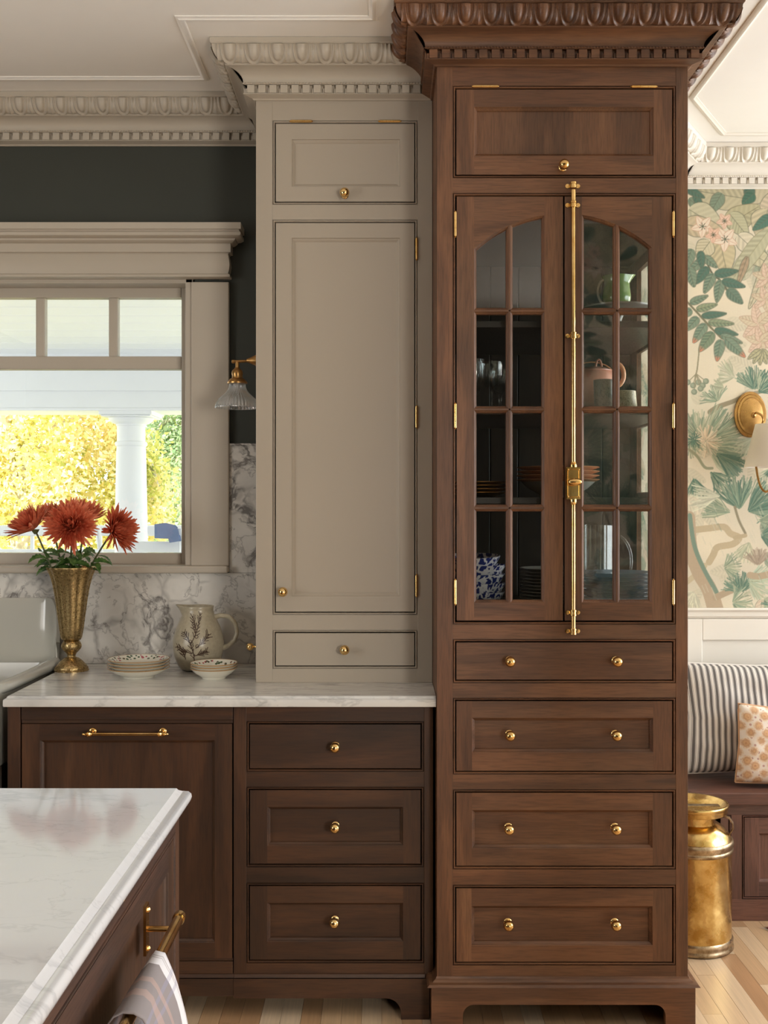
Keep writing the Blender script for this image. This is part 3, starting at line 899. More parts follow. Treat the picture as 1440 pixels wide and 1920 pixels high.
# casing, inner stops, head and stool
f = MB()
cx1 = X(429, 3.645)
f.box(WX1 - 0.008, cx1, -0.025, 0, 1.245, 2.20); f.box(WX1 - 0.030, WX1 - 0.004, -0.012, 0.075, 1.245, 2.215)
f.box(WX0 - 0.11, WX0 + 0.008, -0.025, 0, 1.245, 2.20); f.box(WX0, WX0 + 0.03, -0.012, 0.075, 1.245, 2.215)
f.box(WX0, WX1 - 0.004, -0.012, 0.075, 2.198, 2.222)
f.build('casing', M['trim'], win_o, bevel=0.003)
hp = []
zc = lambda py, D=3.62: Z(py, D)
HP = [(0, zc(417, 3.58)), (0.085, zc(417, 3.58)), (0.085, zc(430, 3.585)), (0.078, zc(431, 3.59)), (0.078, zc(433, 3.59)), (0.084, zc(437, 3.59)), (0.083, zc(442, 3.59)), (0.074, zc(446, 3.6)), (0.064, zc(447, 3.6)), (0.062, zc(451, 3.61)),
      (0.052, zc(455, 3.61)), (0.046, zc(457, 3.62)), (0.046, zc(473, 3.62)), (0.040, zc(475, 3.63)), (0.036, zc(477, 3.63)), (0.040, zc(488, 3.63)), (0.042, zc(497, 3.63)), (0.040, zc(506, 3.63)), (0.036, zc(514, 3.635)), (0.043, zc(516, 3.63)), (0.043, zc(520, 3.63)), (0.034, zc(522, 3.635)), (0.0, zc(522, 3.64))]
hw = [(WX0 - 0.11, 0.0), (WX0 - 0.11, -0.0001), (cx1 - 0.012, -0.0001), (cx1 - 0.012, 0.0)]
hpath = [(WX0 - 0.08, 0), (WX0 - 0.08, -0.008), (cx1 - 0.036, -0.008), (cx1 - 0.036, 0)]
sweep(hpath, HP).build('window_head', M['trim'], win_o, smooth=True, angle=25)
f = MB(); f.box(WX0 - 0.12, cx1, -0.050, 0.078, 1.221, 1.246); f.build('window_sill', M['trim'], win_o, bevel=0.006)
f = MB(); f.box(WX0 - 0.12, cx1 - 0.002, -0.026, 0, 1.200, 1.222)
# reveal outside
m = MB(); m.box(WX0, WX1, 0.12, 0.18, WZ0 - 0.02, WZ0)
# backsplash slabs
sp_ = MB(); sp_.box(X(100, 3.66) - 0.4, XG0 + 0.02, -0.014, 0, 0.9155, 1.2205); sp_.build('marble_backsplash', M['splash'], wall_back)
sp_ = MB(); sp_.box(cx1 + 0.0005, XG0 + 0.02, -0.014, 0, 1.2215, 1.650); sp_.build('marble_backsplash', M['splash'], wall_back)
sp_ = MB(); sp_.box(cx1 + 0.0005, XG0 + 0.02, -0.018, 0, 1.6505, 1.657); sp_.build('marble_ledge', M['splash'], wall_back)
sp_ = MB(); sp_.box(-2.6, X(100, 3.66) - 0.401, -0.014, 0, 0.60, 1.2205); sp_.build('marble_backsplash', M['splash'], wall_back)
# ------------------------------------------------------------------ cabinet joinery
def rects(x0, x1, z0, z1, inset): return (x0 + inset, x1 - inset, z0 + inset, z1 - inset)
def loop_rings(mb, rect, loops, m=None, cap=False, flip=False):
    """rect rings in x,z; loops = [(inset, y)]"""
    vs = []
    for ins, y in loops:
        x0, x1, z0, z1 = rects(*rect, ins)
        vs += [(x0, y, z0), (x1, y, z0), (x1, y, z1), (x0, y, z1)]
    fs = []
    for i in range(len(loops) - 1):
        for k in range(4):
            l = (k + 1) % 4
            fs.append((i*4+k, i*4+l, i*4+4+l, i*4+4+k))
    if cap:
        b = (len(loops) - 1) * 4
        fs.append((b, b+1, b+2, b+3))
    mb.add(vs, fs, m)

def slab_front(name, rect, y, th, mats, parent, panel=None, kind='recess', bevel=0.0012):
    """inset door or drawer front; mats = (vertical, horizontal, panel)"""
    x0, x1, z0, z1 = rect
    mb = MB()
    if panel is None:
        mb.box(x0, x1, y, y + th, z0, z1, 1)
    else:
        a0, a1, b0, b1 = panel
        mb.box(x0, a0, y, y + th, z0, z1, 0); mb.box(a1, x1, y, y + th, z0, z1, 0)
        mb.box(a0, a1, y, y + th, b1, z1, 1); mb.box(a0, a1, y, y + th, z0, b0, 1)
        if kind == 'recess':
            lp = [(0, y), (0.0015, y + 0.0012), (0.002, y + 0.0035), (0.0035, y + 0.0052), (0.0080, y + 0.0095), (0.0095, y + 0.0135)]
        else:
            lp = [(0, y), (0.0012, y + 0.0035), (0.0022, y + 0.0042), (0.0042, y + 0.0044), (0.0098, y + 0.0085), (0.0104, y + 0.0098)]
        loop_rings(mb, panel, lp, 2)
        ins = lp[-1][0]; xa, xb, za, zb = rects(a0, a1, b0, b1, ins)
        yy_ = lp[-1][1]
        mb.box(xa - 0.001, xb + 0.001, yy_, y + th - 0.001, za - 0.001, zb + 0.001, 2)
    return mb.build(name, list(mats), parent, bevel=0)

def bead(rect, y, mat, parent, w=1.0):
    mb = MB()
    loop_rings(mb, rect, [(0, y), (0.0002, y + 0.0042), (0.0020, y + 0.0042), (0.0025, y + 0.0002), (0.0034, y - 0.0016), (0.0050, y - 0.0016), (0.0062, y + 0.0002), (0.0066, y + 0.0035), (0.0066, y + 0.022)])
    return mb.build('bead_moulding', mat, parent, smooth=True, angle=50)

def face_frame(x0, x1, z0, z1, ox0, ox1, openings, y, th, mv, mh, parent):
    """stiles and rails around a single column of openings [(ztop, zbottom)...] from the top"""
    m = MB(); m.box(x0, ox0, y, y + th, z0, z1); m.build('stile', mv, parent, bevel=0.0012)
    m = MB(); m.box(ox1, x1, y, y + th, z0, z1); m.build('stile', mv, parent, bevel=0.0012)
    zz = z1
    for (t_, b_) in openings:
        if zz - t_ > 0.001:
            m = MB(); m.box(ox0, ox1, y + 0.0003, y + th, t_, zz); m.build('rail', mh, parent)
        zz = b_
    m = MB(); m.box(ox0, ox1, y + 0.0003, y + th, z0, zz); m.build('rail', mh, parent)

# knobs: one mesh shared by all
mb = MB()
mb.lathe([(0.0115, 0.0), (0.0118, 0.0012), (0.0105, 0.0030), (0.0060, 0.0042), (0.0048, 0.0065), (0.0046, 0.0120), (0.0062, 0.0138)] +
         [(0.0147 * math.sin(a), 0.0262 - 0.0147 * math.cos(a)) for a in [PI * k / 14 for k in range(2, 15)]], 28, axis='y', cap=True)
KNOB = mb.mesh('knob', M['brass'], smooth=True, angle=40)
def knob(px, py, D, parent, rot=None, s=1.0):
    """px,py: where the ball shows; D: depth of the face it stands on"""
    Db = D - 0.026
    return place('knob', KNOB, parent, loc=(X(px, Db), Y(D), Z(py, Db)), rot=rot, scale=(s, s, s))
def hinge(mb_parent, x, y, z, L, vertical=True):
    m = MB()
    prof = [(0.0016, -L/2 - 0.004), (0.0030, -L/2 - 0.0025), (0.0016, -L/2), (0.0042, -L/2), (0.0042, -L/6 - 0.0003), (0.0037, -L/6), (0.0042, -L/6 + 0.0003), (0.0042, L/6 - 0.0003), (0.0037, L/6), (0.0042, L/6 + 0.0003), (0.0042, L/2), (0.0016, L/2), (0.0030, L/2 + 0.0025), (0.0016, L/2 + 0.004)]
    m.lathe(prof, 14, (x, y, z), 'z' if vertical else 'x')
    return m.build('hinge', M['brass'], mb_parent, smooth=True, angle=40)

def R(px0, py0, px1, py1, D): return (X(px0, D), X(px1, D), Z(py1, D), Z(py0, D))
WDM = (M['wv'], M['wh'], M['wh'])
WDMV = (M['wv'], M['wh'], M['wv'])
GRM = (M['gray'],) * 3

# ================================================================== grey wall cabinet
DG = 3.258
GX0, GX1 = XG0, XD0 - 0.001
GZ0, GZ1 = 0.9155, 2.80
gray = thing('wall_cabinet', 'tall greige painted cabinet standing on the marble counter beside the walnut one', 'cabinet', ((GX0 + GX1) / 2, YG, GZ0))
g_open = [(Z(226, DG), Z(384, DG)), (Z(412, DG), Z(1153, DG)), (Z(1181, DG), Z(1254, DG))]
gx0, gx1 = X(511, DG), X(783, DG)
face_frame(GX0, GX1, GZ0, GZ1 - 0.002, gx0, gx1, g_open, YG, 0.02, M['gray'], M['gray'], gray)
m = MB()
m.box(GX0, GX0 + 0.018, YG + 0.0203, -0.016, GZ0, GZ1 - 0.14); m.box(GX1 - 0.018, GX1, YG + 0.0203, -0.016, GZ0, GZ1 - 0.002)
m.box(GX0 + 0.018, GX1 - 0.018, -0.03, -0.016, GZ0, GZ1 - 0.14); m.box(GX0 + 0.018, GX1 - 0.018, YG + 0.0203, -0.03, GZ0, GZ0 + 0.018)
m.box(GX0 + 0.018, GX1 - 0.018, YG + 0.03, -0.03, 2.62, 2.64)
m.build('carcass', M['gray'], gray)
for (t_, b_) in g_open: bead((gx0, gx1, b_, t_), YG, M['gray'], gray)
def front(rect_open, y, mats, parent, name, panel=None, kind='recess'):
    x0, x1, z0, z1 = rects(*rect_open, 0.0066 + 0.0034)
    return slab_front(name, (x0, x1, z0, z1), y + 0.0006, 0.02, mats, parent, panel, kind)
o = front((gx0, gx1, g_open[0][1], g_open[0][0]), YG, GRM, gray, 'flap_door', R(547, 261, 750, 350, DG), 'bevel')
knob(646, 361, DG, o); hinge(o, X(565, DG), YG - 0.003, Z(228, DG), 0.062, False); hinge(o, X(731, DG), YG - 0.003, Z(228, DG), 0.062, False)
o = front((gx0, gx1, g_open[1][1], g_open[1][0]), YG, GRM, gray, 'door', R(547, 446, 750, 1118, DG), 'bevel')
knob(530, 1110, DG, o)
for py in (467, 782, 1098): hinge(o, X(781, DG), YG - 0.003, Z(py, DG), 0.062)
o = front((gx0, gx1, g_open[2][1], g_open[2][0]), YG, GRM, gray, 'drawer', None)
knob(646, 1219, DG, o)
m = MB(); m.box(GX0 - 0.006, GX0, Y(3.30), Y(3.60), Z(1274, 3.3), Z(1048, 3.3)); sd = m.build('side_door', M['gray'], gray, bevel=0.002)
kk = place('knob', KNOB, sd, loc=(GX0 - 0.006, Y(3.335), Z(1213, 3.33)), rot=(0, 0, -PI / 2), scale=(0.8, 0.8, 0.8))
crown(KP, M['trim'], gray, 'crown_moulding', segs=[1, 2])

# ================================================================== walnut display cabinet
DD = 3.007
wal = thing('display_cabinet', 'tall walnut display cabinet with arched glass doors standing on the wood floor', 'cabinet', ((XD0 + XD1) / 2, YD, 0))
ox0, ox1 = X(849, DD), X(1267, DD)
w_open = [(Z(161, DD), Z(334, DD)), (Z(362, DD), Z(1171, DD)), (Z(1198, DD), Z(1281, DD)), (Z(1308, DD), Z(1452, DD)), (Z(1480, DD), Z(1630, DD)), (Z(1659, DD), Z(1810, DD))]
WZ_0, WZ_1 = Z(1840, DD), 2.802
face_frame(XD0, XD1, WZ_0, WZ_1, ox0, ox1, w_open, YD, 0.022, M['wv'], M['wh'], wal)
for (t_, b_) in w_open: bead((ox0, ox1, b_, t_), YD, M['wh'], wal)
YB = -0.004                                      # back of the cabinet
yb0 = YD + 0.0225
m = MB()
sz0, sz1 = 1.140, 2.215                          # glazed zone of the right side
m.box(XD0, XD0 + 0.020, yb0, YB, 0.10, WZ_1)
m.build('side_panel', M['wv'], wal)
m = MB()
fy0, fy1 = Y(3.12), Y(3.555)
m.box(XD1 - 0.015, XD1, yb0, fy0, 0.10, WZ_1); m.box(XD1 - 0.015, XD1, fy1, YB, 0.10, WZ_1)
rows = [(2.215, 1.985), (1.945, 1.740), (1.700, 1.490), (1.450, 1.165)]
m.box(XD1 - 0.015, XD1, fy0, fy1, rows[0][0], WZ_1); m.box(XD1 - 0.015, XD1, fy0, fy1, 0.10, rows[-1][1])
for i in range(3): m.box(XD1 - 0.014, XD1 - 0.003, fy0, fy1, rows[i+1][0], rows[i][1])
sp = m.build('side_panel', M['wv'], wal)
for (a, b) in rows:
    m = MB(); m.box(XD1 - 0.013, XD1 - 0.010, fy0, fy1, b, a); m.build('pane', M['pane'], sp)
# back of tongue and groove boards
xb = XD0 + 0.020
nbd = 7; bwid = (XD1 - 0.022 - xb) / nbd
for i in range(nbd):
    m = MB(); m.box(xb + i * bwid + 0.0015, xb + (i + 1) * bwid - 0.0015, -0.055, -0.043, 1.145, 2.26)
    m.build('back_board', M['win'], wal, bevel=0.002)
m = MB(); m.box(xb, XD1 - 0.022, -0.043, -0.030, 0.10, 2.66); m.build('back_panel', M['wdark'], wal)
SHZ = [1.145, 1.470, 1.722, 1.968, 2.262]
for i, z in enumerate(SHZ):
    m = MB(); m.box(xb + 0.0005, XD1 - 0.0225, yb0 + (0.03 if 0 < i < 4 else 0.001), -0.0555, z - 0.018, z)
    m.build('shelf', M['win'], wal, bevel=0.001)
# flap and drawers
o = front((ox0, ox1, w_open[0][1], w_open[0][0]), YD, WDMV, wal, 'flap_door', R(889, 200, 1226, 292, DD))
knob(1058, 308, DD, o); hinge(o, X(910, DD), YD - 0.003, Z(162.5, DD), 0.068, False); hinge(o, X(1207, DD), YD - 0.003, Z(163, DD), 0.068, False)
dr = [(None, (957, 1241), (1158, 1241)), ((885, 1346, 1225, 1411), (957, 1380), (1157, 1380)), ((885, 1519, 1224, 1591), (955, 1556), (1156, 1556)), ((884, 1699, 1224, 1773), (954, 1736), (1156, 1736))]
for (pn, k1, k2), op in zip(dr, w_open[2:]):
    o = front((ox0, ox1, op[1], op[0]), YD, WDM, wal, 'drawer', R(*pn, DD) if pn else None)
    knob(*k1, DD, o); knob(*k2, DD, o)
# drawer bodies keep the dark gaps dark
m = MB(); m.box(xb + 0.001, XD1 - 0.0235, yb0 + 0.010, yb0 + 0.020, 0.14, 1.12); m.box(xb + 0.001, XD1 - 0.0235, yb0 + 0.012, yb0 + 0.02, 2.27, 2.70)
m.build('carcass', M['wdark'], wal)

# arched glass doors
def inset_poly(poly, d):
    n = len(poly); out = []
    for i in range(n):
        p0, p1, p2 = Vector(poly[i-1]), Vector(poly[i]), Vector(poly[(i+1) % n])
        e1, e2 = (p1 - p0).normalized(), (p2 - p1).normalized()
        n1, n2 = Vector((-e1.y, e1.x)), Vector((-e2.y, e2.x))
        out.append(tuple(p1 + (n1 + n2) * (d / (1 + n1.dot(n2)))))
    return out
def poly_rings(mb, poly, loops, m=None):
    n = len(poly); vs = []
    for ins, y in loops:
        for (x, z) in inset_poly(poly, ins): vs.append((x, y, z))
    fs = []
    for i in range(len(loops) - 1):
        for k in range(n):
            l = (k + 1) % n
            fs.append((i*n+k, i*n+l, i*n+n+l, i*n+n+k))
    mb.add(vs, fs, m)
def arc_py(px):
    return 648 - math.sqrt(247.6 ** 2 - (px - 1057) ** 2)
def glass_door(px0, px1, g0, g1, mid, hinge_px):
    yf = YD + 0.0006; th = 0.022
    x = lambda p: X(p, DD); z = lambda p: Z(p, DD)
    t_py, b_py = 368.5, 1163.5
    mb = MB()
    mb.box(x(px0), x(g0), yf, yf + th, z(b_py), z(t_py), 0); mb.box(x(g1), x(px1), yf, yf + th, z(b_py), z(t_py), 0)
    mb.box(x(g0), x(g1), yf, yf + th, z(b_py), z(1130), 1)
    N = 12
    arc = [(g0 + (g1 - g0) * i / N) for i in range(N + 1)]
    poly = [(x(p), z(arc_py(p))) for p in arc] + [(x(g1), z(t_py)), (x(g0), z(t_py))]
    # top rail as a fan of quads
    vs = []; fs = []
    for p in arc: vs += [(x(p), yf, z(arc_py(p))), (x(p), yf, z(t_py)), (x(p), yf + th, z(arc_py(p))), (x(p), yf + th, z(t_py))]
    for i in range(N):
        a, b = 4*i, 4*i+4
        fs += [(a, b, b+1, a+1), (a+2, a+3, b+3, b+2), (a, a+2, b+2, b), (a+1, b+1, b+3, a+3)]
    mb.add(vs, fs, 1)
    door = mb.build('glass_door', [M['wv'], M['wh']], wal)
    hb = 1.6
    rowsp = [(None, 582.5 - hb), (582.5 + hb, 767.5 - hb), (767.5 + hb, 952.5 - hb), (952.5 + hb, 1130)]
    bars = MB()
    bars.box(x(mid - hb), x(mid + hb), yf + 0.0005, yf + th - 0.002, z(1130), z(arc_py(mid)) + 0.002, 0)
    for c in (582.5, 767.5, 952.5): bars.box(x(g0), x(g1), yf + 0.0005, yf + th - 0.002, z(c + hb), z(c - hb), 1)
    lp = [(0, yf), (0.0012, yf + 0.0010), (0.0018, yf + 0.0030), (0.0052, yf + 0.0060), (0.0072, yf + 0.0100), (0.0072, yf + th - 0.003)]
    for (a, b) in ((g0, mid - hb), (mid + hb, g1)):
        for (t_, bt) in rowsp:
            if t_ is None:
                top = [(a + (b - a) * i / 6) for i in range(7)]
                pl = [(x(a), z(bt)), (x(b), z(bt))] + [(x(p), z(arc_py(p))) for p in reversed(top)]
            else:
                pl = [(x(a), z(bt)), (x(b), z(bt)), (x(b), z(t_)), (x(a), z(t_))]
            poly_rings(bars, pl, lp, 0)
            ip = inset_poly(pl, 0.0065)
            g = MB(); g.prism(ip, yf + 0.0110, yf + 0.0135); g.build('pane', M['pane'], door)
    bars.build('glazing_bars', [M['wv'], M['wh']], door)
    for py in (421, 780, 1110):
        hinge(door, x(hinge_px), YD - 0.003, z(py), 0.066)
    return door
glass_door(856.5, 1055.5, 889, 1021, 955.5, 853.5)
rd = glass_door(1059, 1259.5, 1091, 1222.5, 1157, 1262)

# brass cremone bolt
DCB = DD - 0.012
cb = MB(); cx = X(1075, DCB)
cb.tube([(cx, Y(DCB), Z(356, DCB)), (cx, Y(DCB), Z(386, DCB))], 0.0068, 14)
cb.tube([(cx, Y(DCB), Z(384, DCB)), (cx, Y(DCB), Z(876, DCB))], 0.0056, 14)
cb.tube([(cx, Y(DCB), Z(936, DCB)), (cx, Y(DCB), Z(1150, DCB))], 0.0056, 14)
cb.tube([(cx, Y(DCB), Z(1148, DCB)), (cx, Y(DCB), Z(1178, DCB))], 0.0066, 14)
bolt = cb.build('cremone_bolt', M['brass'], wal, smooth=True, angle=40)
for py in (347, 383, 629, 1149, 1184):
    g = MB(); zz = Z(py, DCB)
    g.lathe([(0.0082, -0.009), (0.0092, -0.008), (0.0092, -0.0035), (0.0080, -0.003), (0.0080, 0.003), (0.0092, 0.0035), (0.0092, 0.008), (0.0082, 0.009)], 16, (cx, Y(DCB), zz))
    for s_ in (-1, 1):
        g.lathe([(0.0058, 0), (0.0064, 0.001), (0.0060, 0.0028), (0.0030, 0.0030), (0.0026, 0.0036)], 16, (cx + s_ * 0.0145, YD, zz), 'y')
    g.box(cx - 0.014, cx + 0.014, YD - 0.0024, YD, zz - 0.0040, zz + 0.0040)
    g.build('bolt_guide', M['brass'], bolt, smooth=True, angle=40)
g = MB(); zc_, zt, zb = Z(906, DCB), Z(876, DCB), Z(936, DCB)
bx0, bx1 = X(1061.5, DCB), X(1088.5, DCB)
g.box(bx0, bx1, YD - 0.012, YD, zb, zt)
g.box(bx0 + 0.002, bx1 - 0.002, YD - 0.0165, YD - 0.012, zb + 0.003, zt - 0.003)
loop_rings(g, (bx0 + 0.002, bx1 - 0.002, zb + 0.003, zt - 0.003), [(0.0012, YD - 0.0165), (0.0018, YD - 0.0180), (0.0034, YD - 0.0180), (0.0042, YD - 0.0166)])
for sx in (bx0 + 0.005, bx1 - 0.005):
    for sz in (zb + 0.007, zt - 0.007): g.sphere((sx, YD - 0.0175, sz), 0.0026, 8)
for zz in (zt + 0.004, zb - 0.004): g.lathe([(0.0095, -0.004), (0.0100, 0.0), (0.0095, 0.004)], 14, (cx, Y(DCB), zz))
for zz in (zt + 0.011, zb - 0.011): g.lathe([(0.0072, -0.004), (0.0088, 0.0), (0.0072, 0.004)], 14, (cx, Y(DCB), zz))
g.build('bolt_case', M['brass'], bolt, smooth=True, angle=35)
g = MB(); kz = Z(904, DCB); kx = X(1078, DCB - 0.03)
g.tube([(cx + 0.002, YD - 0.017, kz), (cx + 0.003, YD - 0.040, kz)], 0.005, 12)
nn_ = 20; vs = []
for i in range(13):
    t_ = PI * i / 12
    for j in range(nn_):
        a = 2 * PI * j / nn_
        rr = 0.0098 * math.sin(t_) * (1 + 0.07 * math.cos(8 * a + t_ * 3))
        vs.append((kx + 0.0195 * -math.cos(t_), YD - 0.046 + rr * math.cos(a) * 0.9, kz + rr * math.sin(a)))
fs = [(i*nn_+j, i*nn_+(j+1) % nn_, (i+1)*nn_+(j+1) % nn_, (i+1)*nn_+j) for i in range(12) for j in range(nn_)]
g.add(vs, fs); g.build('turn_knob', M['brass'], bolt, smooth=True, angle=60)

crown([(XD0, Y(3.32)), (XD0, YD), (XD1, YD), (XD1, 0)], M['wh'], wal, 'crown_moulding')

# plinth with bracket feet
def plinth(name, x0, x1, zt, y, parent, foot_l, foot_r, arch_z, depth=0.02, rad=0.055, mat=None):
    mb = MB(); n = 10
    def qarc(cx, cz, r0, a0, a1): return [(cx + r0 * math.cos(a0 + (a1 - a0) * i / n), cz + r0 * math.sin(a0 + (a1 - a0) * i / n)) for i in range(n + 1)]
    lower = []
    if foot_l: lower += [(x0, 0), (x0 + foot_l, 0)] + qarc(x0 + foot_l + rad, arch_z - rad, rad, PI, PI / 2)
    else: lower += [(x0, arch_z)]
    if foot_r: lower += qarc(x1 - foot_r - rad, arch_z - rad, rad, PI / 2, 0) + [(x1 - foot_r, 0), (x1, 0)]
    else: lower += [(x1, arch_z)]
    # slice in x into quads up to zt
    pts = lower
    vs = []; fs = []
    for (px_, pz_) in pts: vs += [(px_, y, pz_), (px_, y, zt), (px_, y + depth, pz_), (px_, y + depth, zt)]
    for i in range(len(pts) - 1):
        a, b = 4*i, 4*i+4
        fs += [(a, b, b+1, a+1), (a+2, a+3, b+3, b+2), (a, a+2, b+2, b), (a+1, b+1, b+3, a+3)]
    fs += [(0, 1, 3, 2), (4*(len(pts)-1), 4*(len(pts)-1)+2, 4*(len(pts)-1)+3, 4*(len(pts)-1)+1)]
    mb.add(vs, fs)
    return mb.build(name, mat or M['wh'], parent)
DP = 2.978
px0_, px1_ = X(809, DP), X(1304, DP)
zt_ = Z(1853, DP)
plinth('plinth', px0_, px1_, zt_, Y(DP), wal, X(868, DP) - px0_, px1_ - X(1248, DP), Z(1884, DP), rad=0.030)
m = MB(); m.box(px0_, px0_ + 0.02, Y(DP) + 0.0201, -0.02, 0.0, zt_); m.box(px1_ - 0.02, px1_, Y(DP) + 0.0201, -0.02, 0.0, zt_); m.build('plinth_side', M['wy'], wal)
prof = [(-0.002, zt_ + 0.0205), (0.001, zt_ + 0.0205), (0.003, zt_ + 0.015), (0.010, zt_ + 0.011), (0.012, zt_ + 0.008), (0.022, zt_ + 0.006), (0.0275, zt_), (-0.002, zt_)]
pth = [(XD0, -0.02), (XD0, YD), (XD1, YD), (XD1, -0.02)]
sweep(pth, prof).build('plinth_moulding', M['wh'], wal, smooth=True, angle=30)

# ================================================================== base cabinets
BDM = (M['bv'], M['bh'], M['bh'])
DB = 3.065; YBf = Y(DB)
base = thing('base_cabinet', 'walnut base cabinet with three drawers under the marble counter', 'cabinet', ((X(438, DB) + XD0) / 2, YBf, 0))
bx0_, bx1_ = X(438, DB), X(812, DB)
zt_b, zb_b = 0.884, Z(1832, DB)
b_open = [(Z(1352, DB), Z(1447, DB)), (Z(1475, DB), Z(1626, DB)), (Z(1655, DB), Z(1806, DB))]
bo0, bo1 = X(462, DB), X(795, DB)
face_frame(bx0_, bx1_, zb_b, zt_b, bo0, bo1, b_open, YBf, 0.022, M['bv'], M['bh'], base)
for (t_, b_) in b_open: bead((bo0, bo1, b_, t_), YBf, M['bh'], base)
bp = [(None, (628, 1402)), ((501, 1513, 756, 1586), (628, 1553)), ((501, 1693, 756, 1766), (627, 1731))]
for (pn, k1), op in zip(bp, b_open):
    o = front((bo0, bo1, op[1], op[0]), YBf, BDM, base, 'drawer', R(*pn, DB) if pn else None)
    knob(*k1, DB, o)
m = MB(); m.box(bx0_ + 0.001, bx0_ + 0.019, YBf + 0.0225, -0.02, 0.09, zt_b); m.box(bx1_ - 0.019, bx1_ - 0.001, YBf + 0.0225, -0.02, 0.09, zt_b); m.box(bx0_ + 0.019, bx1_ - 0.019, YBf + 0.030, YBf + 0.036, 0.12, zt_b)
m.build('carcass', M['wdark'], base)
DQ = 3.052
plinth('plinth', X(438, DQ), X(805, DQ), Z(1835, DQ), Y(DQ), base, 0, X(805, DQ) - X(752, DQ), Z(1872, DQ), rad=0.042, mat=M['bh'])
m = MB(); m.box(X(805, DQ) - 0.9, X(805, DQ) - 0.0, Y(DQ) + 0.5, Y(DQ) + 0.52, 0, 0.1)
prof = [(-0.002, Z(1832, DQ) + 0.004), (0.004, Z(1832, DQ) + 0.003), (0.008, Z(1835, DQ) - 0.001), (0.0135, Z(1835, DQ) - 0.001), (-0.002, Z(1835, DQ) - 0.001)]
sweep([(X(438, DQ), YBf), (X(805, DQ) - 0.012, YBf)], [(a + 0.0, b + 0.001) for a, b in prof]).build('plinth_moulding', M['bh'], base, smooth=True)

dish = thing('panel_cabinet', 'walnut panelled appliance front with brass bar pull left of the drawers', 'cabinet', (X(238, DB), YBf, 0))
dx0, dx1 = X(14, DB), X(436.5, DB)
m = MB(); m.box(dx0, X(38, DB), YBf, YBf + 0.022, zb_b, zt_b); m.build('end_stile', M['bv'], dish, bevel=0.001)
m = MB(); m.box(X(40, DB), dx1, YBf, YBf + 0.022, Z(1350, DB), zt_b); m.build('rail', M['bh'], dish, bevel=0.001)
m = MB(); m.box(X(40, DB), dx1, YBf, YBf + 0.022, zb_b, Z(1803, DB)); m.build('rail', M['bh'], dish, bevel=0.001)
m = MB(); m.box(X(40, DB), dx1, YBf + 0.003, YBf + 0.015, Z(1357, DB), Z(1350.5, DB)); m.box(X(40, DB), dx1, YBf + 0.003, YBf + 0.015, Z(1802.5, DB), Z(1797.5, DB)); m.build('bead_moulding', M['bh'], dish, bevel=0.0015)
o = slab_front('front_panel', R(41, 1357.6, 435, 1797, DB), YBf + 0.0006, 0.022, (M['bv'], M['bh'], M['bv']), dish, R(75, 1388, 403, 1768, DB))
m = MB(); m.box(dx0 + 0.002, dx1 - 0.002, YBf + 0.03, -0.02, 0.08, zt_b); m.build('carcass', M['wdark'], dish)
plinth('plinth', X(14, DQ), X(438, DQ) - 0.0008, Z(1835, DQ), Y(DQ), dish, 0.04, 0, Z(1868, DQ), rad=0.042, mat=M['bh'])
sweep([(X(14, DQ), YBf), (X(438, DQ) - 0.0008, YBf)], [(a + 0.0, b + 0.001) for a, b in prof]).build('plinth_moulding', M['bh'], dish, smooth=True)
h = MB(); Dh = DB - 0.032; hz = Z(1376.5, Dh); yh = Y(Dh)
h.tube([(X(168, Dh), yh, hz), (X(304, Dh), yh, hz)], 0.0043, 12)
for px, s_ in ((168, -1), (301, 1)):
    hx = X(px, Dh)
    h.lathe([(0.0045, -0.008), (0.0075, -0.006), (0.0068, -0.003), (0.0098, 0.0), (0.0068, 0.003), (0.0075, 0.006), (0.0045, 0.008)], 16, (hx, yh, hz), 'x')
    pr = [(0.0030, 0.007), (0.0055, 0.010), (0.0030, 0.014), (0.0026, 0.017), (0.0040, 0.019), (0.0008, 0.0225)]
    h.lathe([(r_, s_ * q) for r_, q in pr], 12, (hx, yh, hz), 'x')
    h.tube([(hx, yh, hz), (hx, YBf - 0.004, hz + 0.001)], 0.0045, 12)
    h.lathe([(0.0105, 0.0), (0.0110, 0.002), (0.0095, 0.004), (0.0055, 0.005)], 18, (hx, YBf, hz + 0.001), 'y')
h.build('bar_pull', M['brass'], o, smooth=True, angle=40)

# ================================================================== marble counter
ct = thing('marble_countertop', 'grey-veined white marble countertop along the wall under the greige cabinet', 'countertop', (-0.45, Y(3.3), 0.885))
CPROF = [(0.0, 0.9150), (0.0015, 0.9150), (0.0045, 0.9125), (0.0050, 0.9085), (0.0095, 0.9075), (0.0125, 0.9050), (0.0130, 0.8900), (0.0115, 0.8860), (0.0090, 0.8852), (0.0, 0.8852)]
cxl, cxr = X(5, 3.02) + 0.013, XD0 - 0.0015
yc = Y(3.02) + 0.013
mb = MB()
sweep([(cxl, -0.016), (cxl, yc), (cxr, yc)], CPROF, mb=mb, close=False)
mb.box(cxl, cxr, yc, -0.0165, 0.8853, 0.9150)
mb.build('marble_slab', M['counter'], ct, smooth=True, angle=30)

